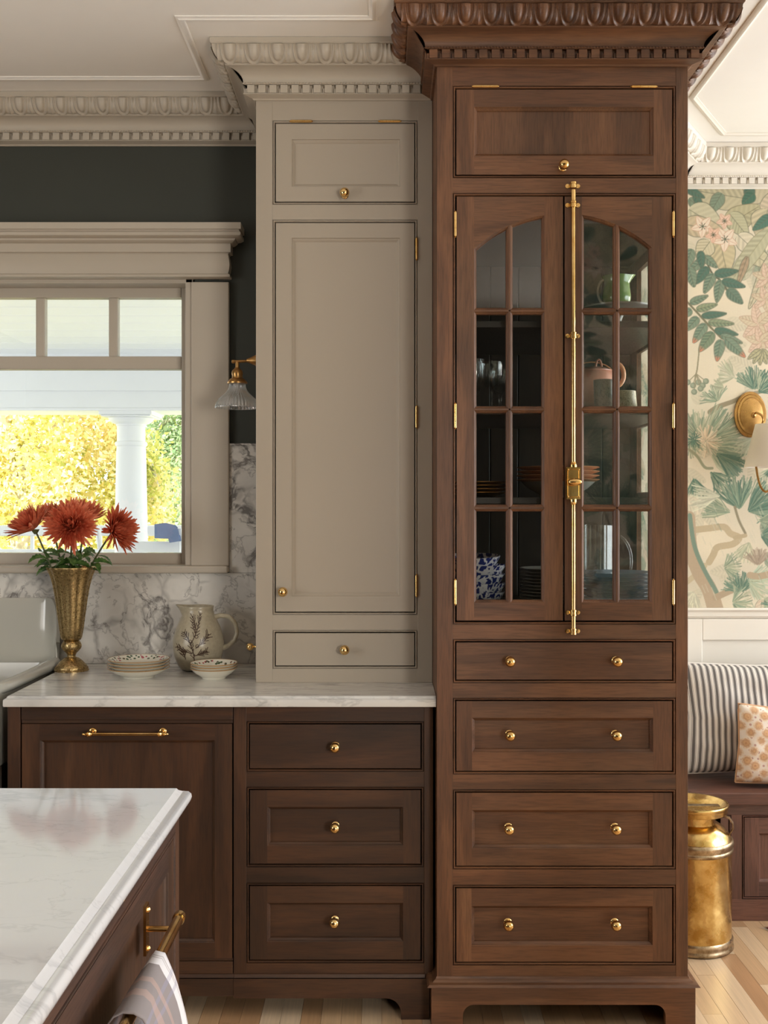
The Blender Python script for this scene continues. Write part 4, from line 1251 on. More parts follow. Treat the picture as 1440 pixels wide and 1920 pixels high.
# ================================================================== island
isl = thing('kitchen_island', 'walnut kitchen island with brass towel bar on its side', 'island', (-1.1, -2.6, 0))
IX = -0.3855; DI = 2.03
m = MB(); m.box(-1.95, IX - 0.022, -3.3, Y(DI), 0.0, 0.879); m.build('carcass', M['bv'], isl)
def fy(D): return Y(D)
yo1 = Y(1.992); zo1 = 0.847; yo0 = Y(0.95)
m = MB(); m.box(IX - 0.021, IX, yo1, Y(DI), 0, 0.879); m.build('stile', M['bv'], isl, bevel=0.001)
m = MB(); m.box(IX - 0.021, IX, -3.3, yo1, zo1, 0.879); m.build('rail', M['by'], isl)
m = MB(); m.box(IX - 0.021, IX, -3.3, yo1, 0.0, 0.14); m.build('rail', M['by'], isl)
m = MB(); m.box(IX - 0.021, IX, -3.3, yo0, 0.14, zo1); m.build('stile', M['bv'], isl)
def rotx(mb):      # the joinery above is drawn in x,z facing -y; turn it to face +x
    mb.v = [(IX - p[1], p[0], p[2]) for p in mb.v]
    return mb
mb = MB(); loop_rings(mb, (yo0, yo1, 0.14, zo1), [(0, 0), (0.0004, 0.0028), (0.0016, 0.0028), (0.0022, -0.0002), (0.0034, -0.0014), (0.0052, -0.0012), (0.0062, 0.0002), (0.0068, 0.0035), (0.0068, 0.021)])
rotx(mb).build('bead_moulding', M['by'], isl, smooth=True, angle=50)
mb = MB(); x0, x1, z0, z1 = rects(yo0, yo1, 0.14, zo1, 0.010)
pa = (x0 + 0.055, Y(1.935), z0 + 0.055, 0.792)
mb.box(x0, pa[0], 0.001, 0.02, z0, z1, 0); mb.box(pa[1], x1, 0.001, 0.02, z0, z1, 0); mb.box(pa[0], pa[1], 0.001, 0.02, pa[3], z1, 1); mb.box(pa[0], pa[1], 0.001, 0.02, z0, pa[2], 1)
loop_rings(mb, pa, [(0, 0.001), (0.0015, 0.0025), (0.002, 0.0045), (0.0075, 0.0080), (0.0095, 0.0115)], 0)
mb.box(pa[0] + 0.009, pa[1] - 0.009, 0.0115, 0.019, pa[2] + 0.009, pa[3] - 0.009, 0)
door_i = rotx(mb).build('door', [M['bv'], M['by']], isl)
it = thing('island_countertop', 'polished white marble slab on top of the walnut island', 'countertop', (-1.1, -2.6, 0.88))
IPROF = [(0.0, 0.9150), (0.0030, 0.9110), (0.0085, 0.9080), (0.0100, 0.9065), (0.0120, 0.9070), (0.0190, 0.9045), (0.0235, 0.8990), (0.0245, 0.8930), (0.0225, 0.8860), (0.0180, 0.8810), (0.0150, 0.8797), (0.0, 0.8797)]
mb = MB(); xi = X(331, 2.037); yi = Y(2.037)
pthI = [(xi, -3.35), (xi, yi), (-2.0, yi)]
sweep([(p[0], p[1]) for p in pthI], [(a, b) for a, b in IPROF], mb=mb, close=False)
mb.box(-2.0, xi, -3.35, yi, 0.8798, 0.9150)
mb.build('marble_slab', M['island'], it, smooth=True, angle=35)
# towel bar
tb = MB(); bz = 0.765; bxx = -0.340
tb.tube([(bxx, Y(1.79), bz), (bxx, Y(1.10), bz)], 0.0088, 16)
for D in (1.744, 1.14):
    tb.tube([(IX, Y(D), bz), (bxx, Y(D), bz)], 0.0048, 12)
    tb.box(IX - 0.001, IX + 0.0035, Y(D) - 0.011, Y(D) + 0.011, bz - 0.040, bz + 0.040)
    for s_ in (-1, 1): tb.sphere((IX + 0.0035, Y(D), bz + s_ * 0.031), 0.0048, 8)
tb.v = tb.v
for D, s_ in ((1.79, 1), (1.10, -1)):
    tb.lathe([(0.0105, -0.008), (0.0112, 0.0), (0.0105, 0.008), (0.0080, 0.014), (0.0, 0.017)], 16, (0, 0, 0), 'y')
    k_ = 16 * 5
    tb.v[-k_:] = [(p[0] + bxx, -p[1] * -1 * -s_ + Y(D), p[2] + bz) if False else (p[0] + bxx, Y(D) - p[1] * s_, p[2] + bz) for p in tb.v[-k_:]]
tb.build('towel_bar', M['brass'], isl, smooth=True, angle=40)
# ================================================================== things on the marble counter
CT = 0.9152
# ---- brass vase
vx, vy = X(134, 3.50), Y(3.50)
vase = thing('footed_vase', 'tall mottled brass trumpet vase holding red chrysanthemums', 'vase', (vx, vy, CT))
fl8 = lambda a, h: 1 + (0.10 * (1 - abs(math.sin(4 * a + 0.3))) ** 1.5 * -1 + 0.03) * min(1, max(0, (h - 0.10) * 20))
prof = [(0.010, 0.098), (0.030, 0.100), (0.0335, 0.108), (0.0375, 0.135), (0.0435, 0.185), (0.0500, 0.235), (0.0570, 0.275), (0.0650, 0.305), (0.0735, 0.325), (0.0775, 0.332), (0.0765, 0.3345), (0.0735, 0.332), (0.062, 0.305), (0.054, 0.275), (0.045, 0.235), (0.033, 0.150), (0.0, 0.120)]
mb = MB(); mb.lathe(prof, 64, (vx, vy, CT), flute=fl8, cap=False); mb.build('vase_body', M['vase'], vase, smooth=True, angle=70)
mb = MB(); mb.lathe([(0.018, 0.100), (0.025, 0.0965), (0.0300, 0.088), (0.0325, 0.080), (0.0305, 0.072), (0.024, 0.064), (0.0165, 0.057), (0.0135, 0.050), (0.0135, 0.046), (0.0160, 0.0435)], 40, (vx, vy, CT)); mb.build('stem_knop', M['vase'], vase, smooth=True, angle=60)
mb = MB(); mb.lathe([(0.0545, 0.0), (0.0550, 0.0045), (0.0520, 0.0065), (0.0515, 0.0090), (0.0440, 0.0200), (0.0330, 0.0320), (0.0220, 0.0410), (0.0150, 0.0440)], 72, (vx, vy, CT),
    flute=lambda a, h: 1 + (0.035 * abs(math.cos(14 * a)) if 0.008 < h < 0.042 else 0)); mb.build('vase_foot', M['vase'], vase, smooth=True, angle=60)

# ---- chrysanthemums
def ribbon(mb, p0, d, up, L, w, curl, tw=0.0, n=5, cup=0.25):
    """a narrow petal: starts at p0 along d, curls towards up"""
    d = d.normalized(); side = d.cross(up)
    if side.length < 1e-4: side = d.cross(Vector((1, 0.2, 0)))
    side.normalize(); up2 = side.cross(d).normalized()
    p = p0.copy(); vs = []; ang = 0
    for i in range(n + 1):
        t_ = i / n
        ww = w * (0.45 + 0.75 * math.sin(PI * (0.12 + 0.80 * t_))) * (1 if t_ < 0.9 else 0.5)
        sd = (side * math.cos(tw * t_) + up2 * math.sin(tw * t_))
        dd = d * math.cos(ang) + up2 * math.sin(ang)
        nrm = sd.cross(dd) * -1
        vs += [p - sd * ww * 0.5 + nrm * ww * cup * -1, p + nrm * ww * 0.0, p + sd * ww * 0.5 + nrm * ww * cup * -1]
        p = p + dd * (L / n); ang += curl / n
    fs = []
    for i in range(n):
        a = i * 3
        fs += [(a, a+1, a+4, a+3), (a+1, a+2, a+5, a+4)]
    mb.add(vs, fs)
def bloom(cx, cz, Dp, axis, R0, rs_, dense=230, closed=0.0):
    """petal head around the point with the given axis (direction the flower faces)"""
    c = Vector((X(cx, Dp), Y(Dp), Z(cz, Dp))); ax = Vector(axis).normalized()
    e1 = ax.cross(Vector((0.1, 0.3, 1))).normalized(); e2 = ax.cross(e1)
    mb = MB(); g = PI * (3 - math.sqrt(5))
    for i in range(dense):
        f = (i + 0.5) / dense
        a = i * g + rs_.uniform(-.15, .15)
        rad = e1 * math.cos(a) + e2 * math.sin(a)
        el = math.radians(84 - (92 - 50 * closed) * f ** (0.72 + 0.5 * closed) + rs_.uniform(-9, 9))     # inner petals stand, outer droop
        d = rad * math.cos(el) + ax * math.sin(el)
        L = R0 * (0.38 + 0.66 * f ** 0.6) * rs_.uniform(0.85, 1.12)
        p0 = c + rad * R0 * 0.13 * math.sqrt(f) + ax * 0.004 * (1 - f)
        ribbon(mb, p0, d, ax, L, R0 * rs_.uniform(0.095, 0.135), rs_.uniform(0.1, 0.95) - (0.5 if f > 0.75 and rs_.random() < 0.5 else 0), rs_.uniform(-0.4, 0.4), 5)
    return c, ax, mb
def leaf3(mb, p0, d, L, w, droop, n=6, lobes=3, roll=0.0):
    d = Vector(d).normalized(); side = d.cross(Vector((0, 0, 1))).normalized()
    side = (side * math.cos(roll) + Vector((0, 0, 1)) * math.sin(roll)).normalized()
    p = Vector(p0); vs = []
    dd = d.copy()
    for i in range(n * 2 + 1):
        t_ = i / (2 * n)
        ww = w * math.sin(PI * min(1, 0.06 + t_ * 0.94)) ** 0.7 * (1 - 0.28 * (i % 2)) * (1 if t_ < 0.97 else 0.2)
        lift = Vector((0, 0, -0.22 * ww))
        vs += [p - side * ww * 0.5 - lift * 0.8, p.copy(), p + side * ww * 0.5 - lift * 0.8]
        dd = (dd + Vector((0, 0, -droop / (2 * n)))).normalized()
        p = p + dd * (L / (2 * n))
    fs = []
    for i in range(2 * n):
        a = i * 3; fs += [(a, a+1, a+4, a+3), (a+1, a+2, a+5, a+4)]
    mb.add(vs, fs)
rf = random.Random(11)
rim = Vector((vx, vy, CT + 0.30))
flowers = [
    ('red chrysanthemum bending furthest left over the vase rim', 64, 992, 3.47, (-0.55, -0.30, 0.80), 0.084, (-0.045, -0.02), 260, 0.55),
    ('red chrysanthemum behind the left one, seen from its side', 96, 976, 3.56, (-0.25, 0.1, 1.0), 0.064, (-0.030, 0.03), 200, 0.8),
    ('largest red chrysanthemum facing the room from the middle of the vase', 134, 984, 3.42, (0.04, -1.0, 0.42), 0.078, (0.0, -0.015), 420, 0.0),
    ('red chrysanthemum rising behind the middle bloom', 160, 974, 3.55, (0.30, 0.25, 1.0), 0.070, (0.012, 0.03), 220, 0.8),
    ('bright red chrysanthemum at the right turned towards the white porch column', 214, 996, 3.45, (0.90, -0.45, 0.25), 0.076, (0.045, 0.0), 320, 0.45),
]
for (lab, cx, cz, Dp, axv, R0, ro, dn, cl) in flowers:
    fl = thing('chrysanthemum', lab, 'flower', (vx, vy, CT + 0.14), group='chrysanthemums in the brass vase')
    c, ax, pm = bloom(cx, cz, Dp, axv, R0, rf, dn, cl)
    pm.build('petals', M['petal'], fl, smooth=True, angle=80)
    if abs(ax.y) > 0.6:
        m = MB(); m.sphere(tuple(c + ax * 0.010), 0.013, 12, (1, 0.7, 1)); m.build('flower_disc', M['disc'], fl, smooth=True, angle=80)
    m = MB(); base_ = c - ax * 0.006
    m.lathe([(0.004, -0.012), (0.010, -0.004), (0.014, 0.004)], 10, tuple(base_)); m.build('calyx', M['stem'], fl, smooth=True)
    r0 = Vector((vx + ro[0] * 1.25, vy + ro[1], CT + 0.325)); bot = Vector((vx - ro[0] * 0.15, vy - ro[1] * 0.15, CT + 0.16))
    pts = []
    q0, q1, q2 = r0, r0.lerp(base_, 0.55) - ax * 0.01 * 1, base_
    pts = [bot, bot.lerp(r0, 0.5)]
    for i in range(7):
        t_ = i / 6
        pts.append(q0 * (1-t_)**2 + q1 * 2*t_*(1-t_) + q2 * t_*t_)
    m = MB(); m.tube(pts, 0.0030, 8); m.build('stem', M['stem'], fl, smooth=True, angle=80)
    for k_ in range(8):
        t_ = 0.0 + 0.36 * k_ / 7
        p = r0.lerp(base_, t_)
        a = rf.uniform(0, 2 * PI)
        outd = Vector((math.cos(a) * 0.9 + ro[0] * 12, -0.5 + math.sin(a) * 0.5, rf.uniform(0.25, 0.9)))
        m = MB(); leaf3(m, p, outd, rf.uniform(0.042, 0.072), rf.uniform(0.024, 0.038), rf.uniform(0.7, 1.9), roll=rf.uniform(-0.8, 0.8))
        m.build('leaf', M['leaf'], fl, smooth=True, angle=60)

# ---- shallow bowls with floral rims
def rim_print(name, r_in, r_out):
    t = NT(name)
    tc = t.n('TexCoord'); se = t.n('SeparateXYZ'); t.l(tc.outputs['Object'], se.inputs[0])
    r2 = t.math('SQRT', t.math('ADD', t.math('MULTIPLY', se.outputs[0], se.outputs[0]), t.math('MULTIPLY', se.outputs[1], se.outputs[1])))
    band = t.math('MULTIPLY', t.math('GREATER_THAN', r2, r_in), t.math('LESS_THAN', r2, r_out))
    vo = t.n('TexVoronoi'); vo.inputs['Scale'].default_value = 95; t.l(tc.outputs['Object'], vo.inputs['Vector'])
    dots = t.math('LESS_THAN', vo.outputs['Distance'], 0.42)
    nz = t.noise(tc.outputs['Object'], 28, 2)
    col = t.ramp(nz.outputs[0], [(0.40, lin((74, 92, 66))), (0.5, lin((96, 88, 70))), (0.56, lin((176, 84, 92))), (0.7, lin((150, 60, 78)))], 'CONSTANT')
    # printed on the inside only (normals that look upward)
    ge = t.n('NewGeometry'); sn = t.n('SeparateXYZ'); t.l(ge.outputs['True Normal'], sn.inputs[0])
    upm = t.math('GREATER_THAN', sn.outputs[2], 0.05)
    fac = t.math('MULTIPLY', t.math('MULTIPLY', band, dots), upm)
    edge = t.math('GREATER_THAN', r2, r_out + 0.003)
    c = t.mix(fac, lin((226, 222, 208)), col)
    c = t.mix(edge, c, lin((176, 140, 96)))
    t.set(Base_Color=c, Roughness=0.12)
    return t.mat
def bowl_mesh(name, r, h, mat):
    prof = [(r*0.50, 0.0), (r*0.52, 0.004), (r*0.56, 0.0055), (r*0.80, h*0.55), (r*0.96, h*0.93), (r*0.995, h), (r, h+0.0012), (r*0.985, h+0.0018), (r*0.93, h*0.88+0.003), (r*0.76, h*0.5+0.004), (r*0.52, 0.009), (r*0.30, 0.0075), (0.0, 0.0075)]
    mb = MB(); mb.lathe(prof, 56, cap=False); mb.add([(0,0,0.001)], [])
    mb.v.pop()
    return mb.mesh(name, mat, smooth=True, angle=60)
mA = bowl_mesh('shallow_bowl', 0.096, 0.029, rim_print('bowl_floral_rim', 0.070, 0.090))
mB = bowl_mesh('small_bowl', 0.0725, 0.031, rim_print('small_bowl_floral_rim', 0.050, 0.067))
posn = ['lowest', 'second from the bottom', 'third from the bottom', 'topmost']
for i in range(4):
    o = place('shallow_bowl', mA, None, loc=(X(260, 3.37), Y(3.37), CT + i * 0.0092), rot=(0, 0, i * 1.3))
    tag(o, 'shallow white floral-rimmed bowl, %s in the wider stack' % posn[i], 'bowl', 'bowls in the wide stack')
for i in range(3):
    o = place('small_bowl', mB, None, loc=(X(401, 3.35) , Y(3.35), CT + i * 0.0078), rot=(0, 0, i * 2.1 + 0.5))
    tag(o, 'small white bowl with floral rim, %s in the small stack before the jug' % ['lowest', 'middle one', 'topmost'][i], 'bowl', 'bowls in the small stack')

# ---- stoneware jug
jx, jy = X(372, 3.52), Y(3.52)
jug = thing('stoneware_jug', 'round cream stoneware jug with a dark brown sprig drawing beside the bowls', 'jug', (jx, jy, CT))
M['stone'] = plain('speckled_stoneware', (168, 158, 136), 0.28, vary=0.10, scale=90)
JP = [(0.0, 0.004), (0.044, 0.0), (0.056, 0.004), (0.066, 0.018), (0.077, 0.045), (0.0825, 0.075), (0.0825, 0.090), (0.079, 0.112), (0.072, 0.135), (0.062, 0.157), (0.053, 0.176), (0.0485, 0.190), (0.0485, 0.200), (0.0500, 0.206), (0.0485, 0.2075), (0.0455, 0.205), (0.044, 0.19), (0.050, 0.17), (0.070, 0.12), (0.072, 0.06), (0.0, 0.012)]
n = 56; vs = []; kq = len(JP)
for i in range(n):
    a = 2 * PI * i / n
    for (r_, h_) in JP:
        sp0 = max(0, math.cos(a - PI)) ** 10 * max(0, (h_ - 0.178) / 0.028) * 0.024      # spout towards -x
        rr = r_ + sp0
        vs.append((jx + rr * math.cos(a), jy + rr * math.sin(a), CT + h_ + (0.004 * sp0 / 0.024 if h_ > 0.18 else 0)))
fs = [(i*kq+t_, ((i+1) % n)*kq+t_, ((i+1) % n)*kq+t_+1, i*kq+t_+1) for i in range(n) for t_ in range(kq-1)]
mb = MB(); mb.add(vs, fs); mb.build('jug_body', M['stone'], jug, smooth=True, angle=70)
hp_ = [(0.050, 0.170), (0.072, 0.176), (0.100, 0.172), (0.120, 0.150), (0.126, 0.122), (0.118, 0.096), (0.098, 0.078), (0.076, 0.070)]
pts = []
for i in range(len(hp_) - 1):
    for k_ in range(4):
        t_ = k_ / 4; pts.append((jx + hp_[i][0]*(1-t_) + hp_[i+1][0]*t_, jy, CT + hp_[i][1]*(1-t_) + hp_[i+1][1]*t_))
pts.append((jx + hp_[-1][0], jy, CT + hp_[-1][1]))
mb = MB(); mb.tube(pts, [0.009 - 0.002 * math.sin(PI * i / len(pts)) for i in range(len(pts))], 12); mb.build('handle', M['stone'], jug, smooth=True, angle=70)
# sprig drawn on the belly: thin glazed lines lying on the surface
def jr(h):
    for i in range(1, 14):
        if JP[i][1] <= h <= JP[i+1][1]:
            f_ = (h - JP[i][1]) / (JP[i+1][1] - JP[i][1]); return JP[i][0]*(1-f_) + JP[i+1][0]*f_
    return 0.08
def onj(u, h, o=0.0006):        # u: sideways distance along the front
    u *= 1.3; h = 0.006 + h * 1.22
    r_ = jr(h) + o; a = -PI/2 + u / 0.082
    return Vector((jx + r_ * math.cos(a), jy + r_ * math.sin(a), CT + h))
sm = MB()
def jline(a, b, w=0.0011, n=5, bend=0.0):
    w *= 1.45
    for i in range(n):
        f0, f1 = i / n, (i + 1) / n
        p = [(a[0]*(1-f)+b[0]*f + bend*math.sin(PI*f), a[1]*(1-f)+b[1]*f) for f in (f0, f1)]
        d = Vector((p[1][0]-p[0][0], p[1][1]-p[0][1])); 
        if d.length < 1e-6: continue
        nn2 = Vector((-d.y, d.x)).normalized() * w / 2
        w *= 1.0
        sm.add([onj(p[0][0]-nn2.x, p[0][1]-nn2.y), onj(p[0][0]+nn2.x, p[0][1]+nn2.y), onj(p[1][0]+nn2.x, p[1][1]+nn2.y), onj(p[1][0]-nn2.x, p[1][1]-nn2.y)], [(0,1,2,3)])
rj = random.Random(4)
def sprig(x0, h0, ang, L, nl):
    ex, eh = x0 + L*math.cos(ang), h0 + L*math.sin(ang)
    jline((x0, h0), (ex, eh), 0.0016, 6, 0.003)
    for i in range(nl):
        f = 0.25 + 0.75 * i / nl; px_, ph_ = x0 + (ex-x0)*f, h0 + (eh-h0)*f
        for s_ in (-1, 1):
            a2 = ang + s_ * rj.uniform(0.4, 0.8); l2 = rj.uniform(0.010, 0.019)
            jline((px_, ph_), (px_ + l2*math.cos(a2), ph_ + l2*math.sin(a2)), 0.0013, 3, 0.001)
sprig(0.000, 0.022, 1.75, 0.050, 3); sprig(-0.008, 0.070, 2.2, 0.040, 5); sprig(-0.008, 0.070, 1.25, 0.085, 7); sprig(0.004, 0.060, 0.8, 0.050, 6); sprig(0.0, 0.040, 0.35, 0.035, 5); sprig(-0.006, 0.045, 2.75, 0.048, 5); sprig(0.004, 0.095, 1.9, 0.050, 6); sprig(-0.024, 0.03, 2.0, 0.026, 3)
for (u, h) in ((-0.006, 0.072), (-0.010, 0.078), (0.008, 0.066), (-0.026, 0.048), (0.006, 0.090)):
    for k_ in range(8):
        a0, a1 = k_ * PI/4, (k_+1) * PI/4
        jline((u + 0.004*math.cos(a0), h + 0.004*math.sin(a0)), (u + 0.004*math.cos(a1), h + 0.004*math.sin(a1)), 0.0012, 1)
M['ink'] = plain('brown_glaze_line', (66, 48, 36), 0.3)
sm.build('sprig_drawing', M['ink'], jug)

# ================================================================== sink
sink = thing('enamel_sink', 'white enamelled sink with a tall curved back left of the marble counter', 'sink', (-1.5, -0.3, 0.7))
M['enamel'] = plain('white_enamel', (192, 190, 180), 0.12, vary=0.02, coat=0.5)
sxr = -1.092                                  # outer right edge
mb = MB()
# plan outline of the rim (right end rounded at the back), swept back wall
zt = 1.137
xr_ = X(112, 3.60)
# back: a tall curved sheet whose right end turns forward and drops away
cols = []
nseg = 26
for i in range(nseg + 1):
    f = i / nseg
    if f < 0.55: x_, y_ = -2.3 + (xr_ - 0.075 + 2.3) * (f / 0.55), -0.030; q = 0
    else:
        q = (f - 0.55) / 0.45; a = q * PI / 2
        x_, y_ = xr_ - 0.075 + 0.075 * math.sin(a), -0.030 - 0.080 * (1 - math.cos(a))
    h_ = zt if q < 0.25 else 0.935 + (zt - 0.935) * (math.cos(min(1, (q - 0.25) / 0.75) * PI / 2) ** 0.7)
    cols.append((x_, y_, h_))
nz_ = 12; vs = []
for (x_, y_, h_) in cols:
    for k_ in range(nz_ + 1):
        g_ = k_ / nz_; z_ = 0.70 + (h_ - 0.70) * g_
        lean = 0.012 * max(0, (g_ - 0.8) / 0.2)
        vs.append((x_, y_ + lean, z_))
fs = [(i*(nz_+1)+k_, (i+1)*(nz_+1)+k_, (i+1)*(nz_+1)+k_+1, i*(nz_+1)+k_+1) for i in range(nseg) for k_ in range(nz_)]
mb.add(vs, fs)
back = mb.build('sink_back', M['enamel'], sink, smooth=True, angle=60)
sol = back.modifiers.new('s', 'SOLIDIFY'); sol.thickness = 0.012; sol.offset = 0
bv = back.modifiers.new('b', 'BEVEL'); bv.width = 0.005; bv.segments = 3; bv.angle_limit = math.radians(50)
# rolled rim running to the front and round the corner
rp = []
P0 = [(cols[-1][0], cols[-1][1], 0.930), (-1.100, -0.20, 0.922), (-1.104, -0.36, 0.920), (-1.108, -0.50, 0.920), (-1.122, -0.575, 0.921), (-1.170, -0.622, 0.922), (-1.30, -0.64, 0.922), (-2.3, -0.64, 0.922)]
for i in range(len(P0) - 1):
    for k_ in range(6):
        t_ = k_ / 6
        a_, b_ = Vector(P0[max(0, i-1)]), Vector(P0[i]); c_, d_ = Vector(P0[i+1]), Vector(P0[min(len(P0)-1, i+2)])
        rp.append(0.5 * ((2*b_) + (c_-a_)*t_ + (2*a_-5*b_+4*c_-d_)*t_*t_ + (3*b_-a_-3*c_+d_)*t_**3))
mb = MB(); mb.tube(rp, 0.0195, 16); mb.build('rolled_rim', M['enamel'], sink, smooth=True, angle=70)
# basin and apron
mb = MB(); yb_, yf_ = -0.04, -0.625
def basin_ring(ins, z):
    out = []
    x0, x1, y0, y1 = -2.3, -1.106 - ins, yf_ + ins, yb_ - ins * 0.3
    r_ = 0.06
    for (cx_, cy_, a0) in ((x1 - r_, y1 - r_, 0), (x0 + r_, y1 - r_, PI/2), (x0 + r_, y0 + r_, PI), (x1 - r_, y0 + r_, 1.5*PI)):
        for k_ in range(6):
            a = a0 + k_ / 5 * PI / 2; out.append((cx_ + r_*math.cos(a), cy_ + r_*math.sin(a), z))
    return out
rings_ = [basin_ring(0.0, 0.922), basin_ring(0.012, 0.90), basin_ring(0.03, 0.76), basin_ring(0.07, 0.72)]
vs = [p for r_ in rings_ for p in r_]; nr = 24
fs = [(i*nr+k_, i*nr+(k_+1) % nr, (i+1)*nr+(k_+1) % nr, (i+1)*nr+k_) for i in range(3) for k_ in range(nr)] + [tuple(3*nr+k_ for k_ in range(nr))]
mb.add(vs, fs); mb.build('basin', M['enamel'], sink, smooth=True, angle=60)
mb = MB(); mb.box(-2.3, -1.118, -0.632, -0.615, 0.70, 0.915); mb.box(-1.112, -1.100, -0.60, -0.05, 0.70, 0.915); mb.build('apron', M['enamel'], sink, bevel=0.005)
sb = thing('sink_cabinet', 'dark wooden base cabinet below the white sink', 'cabinet', (-1.7, -0.6, 0))
mb = MB(); mb.box(-2.9, -1.10, -0.56, -0.03, 0.0, 0.699); mb.build('carcass', M['wdark'], sb)

# ================================================================== ribbed glass wall lamp
lm = thing('wall_lamp', 'brass swing wall lamp with ribbed clear glass shade beside the window casing', 'lamp', (GX0, Y(3.45), 1.90))
LD = 3.45; lx, ly = X(445, LD), Y(LD)
ZL = lambda p: Z(p, LD)
mb = MB()
mb.lathe([(0.030, 0), (0.030, -0.004), (0.024, -0.010), (0.010, -0.040), (0.0055, -0.052)], 24, (GX0, ly, ZL(676)), 'x'); mb.build('wall_rose', M['brass2'], lm, smooth=True, angle=40)
mb = MB(); mb.tube([(GX0 - 0.045, ly, ZL(677)), (lx - 0.012, ly, ZL(678))], 0.0045, 12); mb.lathe([(0.0, -0.006), (0.006, -0.004), (0.006, 0.004), (0, 0.006)], 12, (lx - 0.013, ly, ZL(678)), 'x')
mb.tube([(lx, ly, ZL(679)), (lx, ly, ZL(690))], 0.0062, 12); mb.build('arm', M['brass2'], lm, smooth=True, angle=40)
mb = MB(); zt0 = ZL(692)
mb.lathe([(0.0315, ZL(719.5) - zt0), (0.0320, ZL(717) - zt0), (0.030, ZL(715) - zt0), (0.024, ZL(711) - zt0), (0.0175, ZL(709) - zt0), (0.0165, ZL(705) - zt0), (0.0180, ZL(702) - zt0), (0.0180, ZL(698) - zt0), (0.0150, ZL(694) - zt0), (0.0095, ZL(691.5) - zt0), (0.0070, ZL(689) - zt0)], 28, (lx, ly, zt0)); mb.build('socket', M['brass2'], lm, smooth=True, angle=35)
mb = MB()
fl = lambda a, h: 1 + 0.050 * abs(math.cos(19 * a)) * min(1, max(0.0, (-0.006 - h) / 0.02))
zt1 = ZL(720)
prof_o = [(0.0268, 0.0), (0.0270, -0.010), (0.0300, -0.020), (0.0370, -0.030), (0.0480, -0.040), (0.0580, -0.050), (0.0645, -0.062), (0.0675, -0.073), (0.0670, -0.0765)]
prof_i = [(r_ - 0.0030, h_) for r_, h_ in reversed(prof_o)]
mb.lathe(prof_o + prof_i[1:], 176, (lx, ly, zt1), flute=fl, cap=False); mb.build('glass_shade', M['rib'], lm, smooth=True, angle=80)
mb = MB(); mb.sphere((lx, ly, zt1 - 0.030), 0.016, 14, (1, 1, 1.4)); mb.build('bulb', M['glass'], lm, smooth=True, angle=80)

# ================================================================== towel on the island bar
tw = thing('tea_towel', 'white and grey plaid tea towel draped over the brass bar of the island', 'towel', (bxx, Y(1.54), bz))
t = NT('plaid_tea_towel')
tc = t.n('UVMap'); se = t.n('SeparateXYZ'); t.l(tc.outputs[0], se.inputs[0])
def band(src, lo, hi): return t.math('MULTIPLY', t.math('GREATER_THAN', src, lo), t.math('LESS_THAN', src, hi))
c = lin((226, 224, 228))
u_, v_ = se.outputs[0], se.outputs[1]       # u: metres across the width (0 at the far hem), v: metres along the drop
gcol = lin((122, 112, 112))
blk = t.math('GREATER_THAN', u_, 0.045)
wv = t.n('TexWave'); wv.inputs['Scale'].default_value = 90; t.l(tc.outputs[0], wv.inputs['Vector'])
c1 = t.mix(t.math('MULTIPLY', blk, 0.85), c, gcol)
for (lo, hi) in ((0.014, 0.018), (0.021, 0.024)):
    c1 = t.mix(t.math('MULTIPLY', band(u_, lo, hi), 0.45), c1, gcol)
for (lo, hi) in ((0.03, 0.036), (0.045, 0.050), (0.16, 0.19), (0.24, 0.25), (-0.12, -0.1), (-0.06, -0.03)):
    c1 = t.mix(t.math('MULTIPLY', band(v_, lo, hi), 0.40), c1, lin((150, 150, 176)))
for (lo, hi) in ((0.09, 0.105), (0.13, 0.15)):
    c1 = t.mix(t.math('MULTIPLY', band(u_, lo, hi), 0.35), c1, lin((206, 170, 156)))
nb = t.n('TexChecker'); nb.inputs['Scale'].default_value = 900; t.l(tc.outputs[0], nb.inputs['Vector'])
c1 = t.mix(0.12, c1, nb.outputs[0], 'MULTIPLY')
t.set(Base_Color=c1, Roughness=0.9)
NU, NV = 30, 46
ya, yb2 = Y(1.628), Y(1.425)
vs = []; uvs = []
for i in range(NU + 1):
    fu = i / NU; y_ = ya + (yb2 - ya) * fu
    for j in range(NV + 1):
        s_ = -0.26 + 0.62 * j / NV                 # arc length along the drape, 0 at the top
        rr = 0.0115 + 0.015 * fu ** 1.3
        hl = rr * PI / 2
        if abs(s_) < hl: a = s_ / rr; x_ = math.sin(a) * rr; z_ = math.cos(a) * rr - (rr - 0.0115) * 0.9
        else:
            sg = 1 if s_ > 0 else -1; d_ = abs(s_) - hl
            spread_ = (0.034 * (1 - math.exp(-d_ * 16)) if sg > 0 else 0.010 * (1 - math.exp(-d_ * 30)))
            x_ = sg * (rr + spread_ * (1 + 0.3 * math.sin(fu * 5))); z_ = -d_ - (rr - 0.0115) * 0.9
            wob = min(1, d_ * 10) * 0.006 * math.sin(fu * 13 + d_ * 6) * (1 if sg > 0 else 0.5)
            x_ += wob
        vs.append((bxx + x_, y_ + 0.010 * math.sin(s_ * 9) * (fu - 0.3) + max(0, abs(s_) - hl) * (-0.10 * (1 - fu) * 0.5 + 0.12 * 0.0), bz + z_)); uvs.append((fu * abs(yb2 - ya), s_))
fs = [(i*(NV+1)+j, (i+1)*(NV+1)+j, (i+1)*(NV+1)+j+1, i*(NV+1)+j+1) for i in range(NU) for j in range(NV)]
mb = MB(); mb.add(vs, fs)
to = mb.build('cloth', t.mat, tw, smooth=True, angle=80)
uvl = to.data.uv_layers.new(name='UVMap')
for lp in to.data.loops: uvl.data[lp.index].uv = uvs[lp.vertex_index]
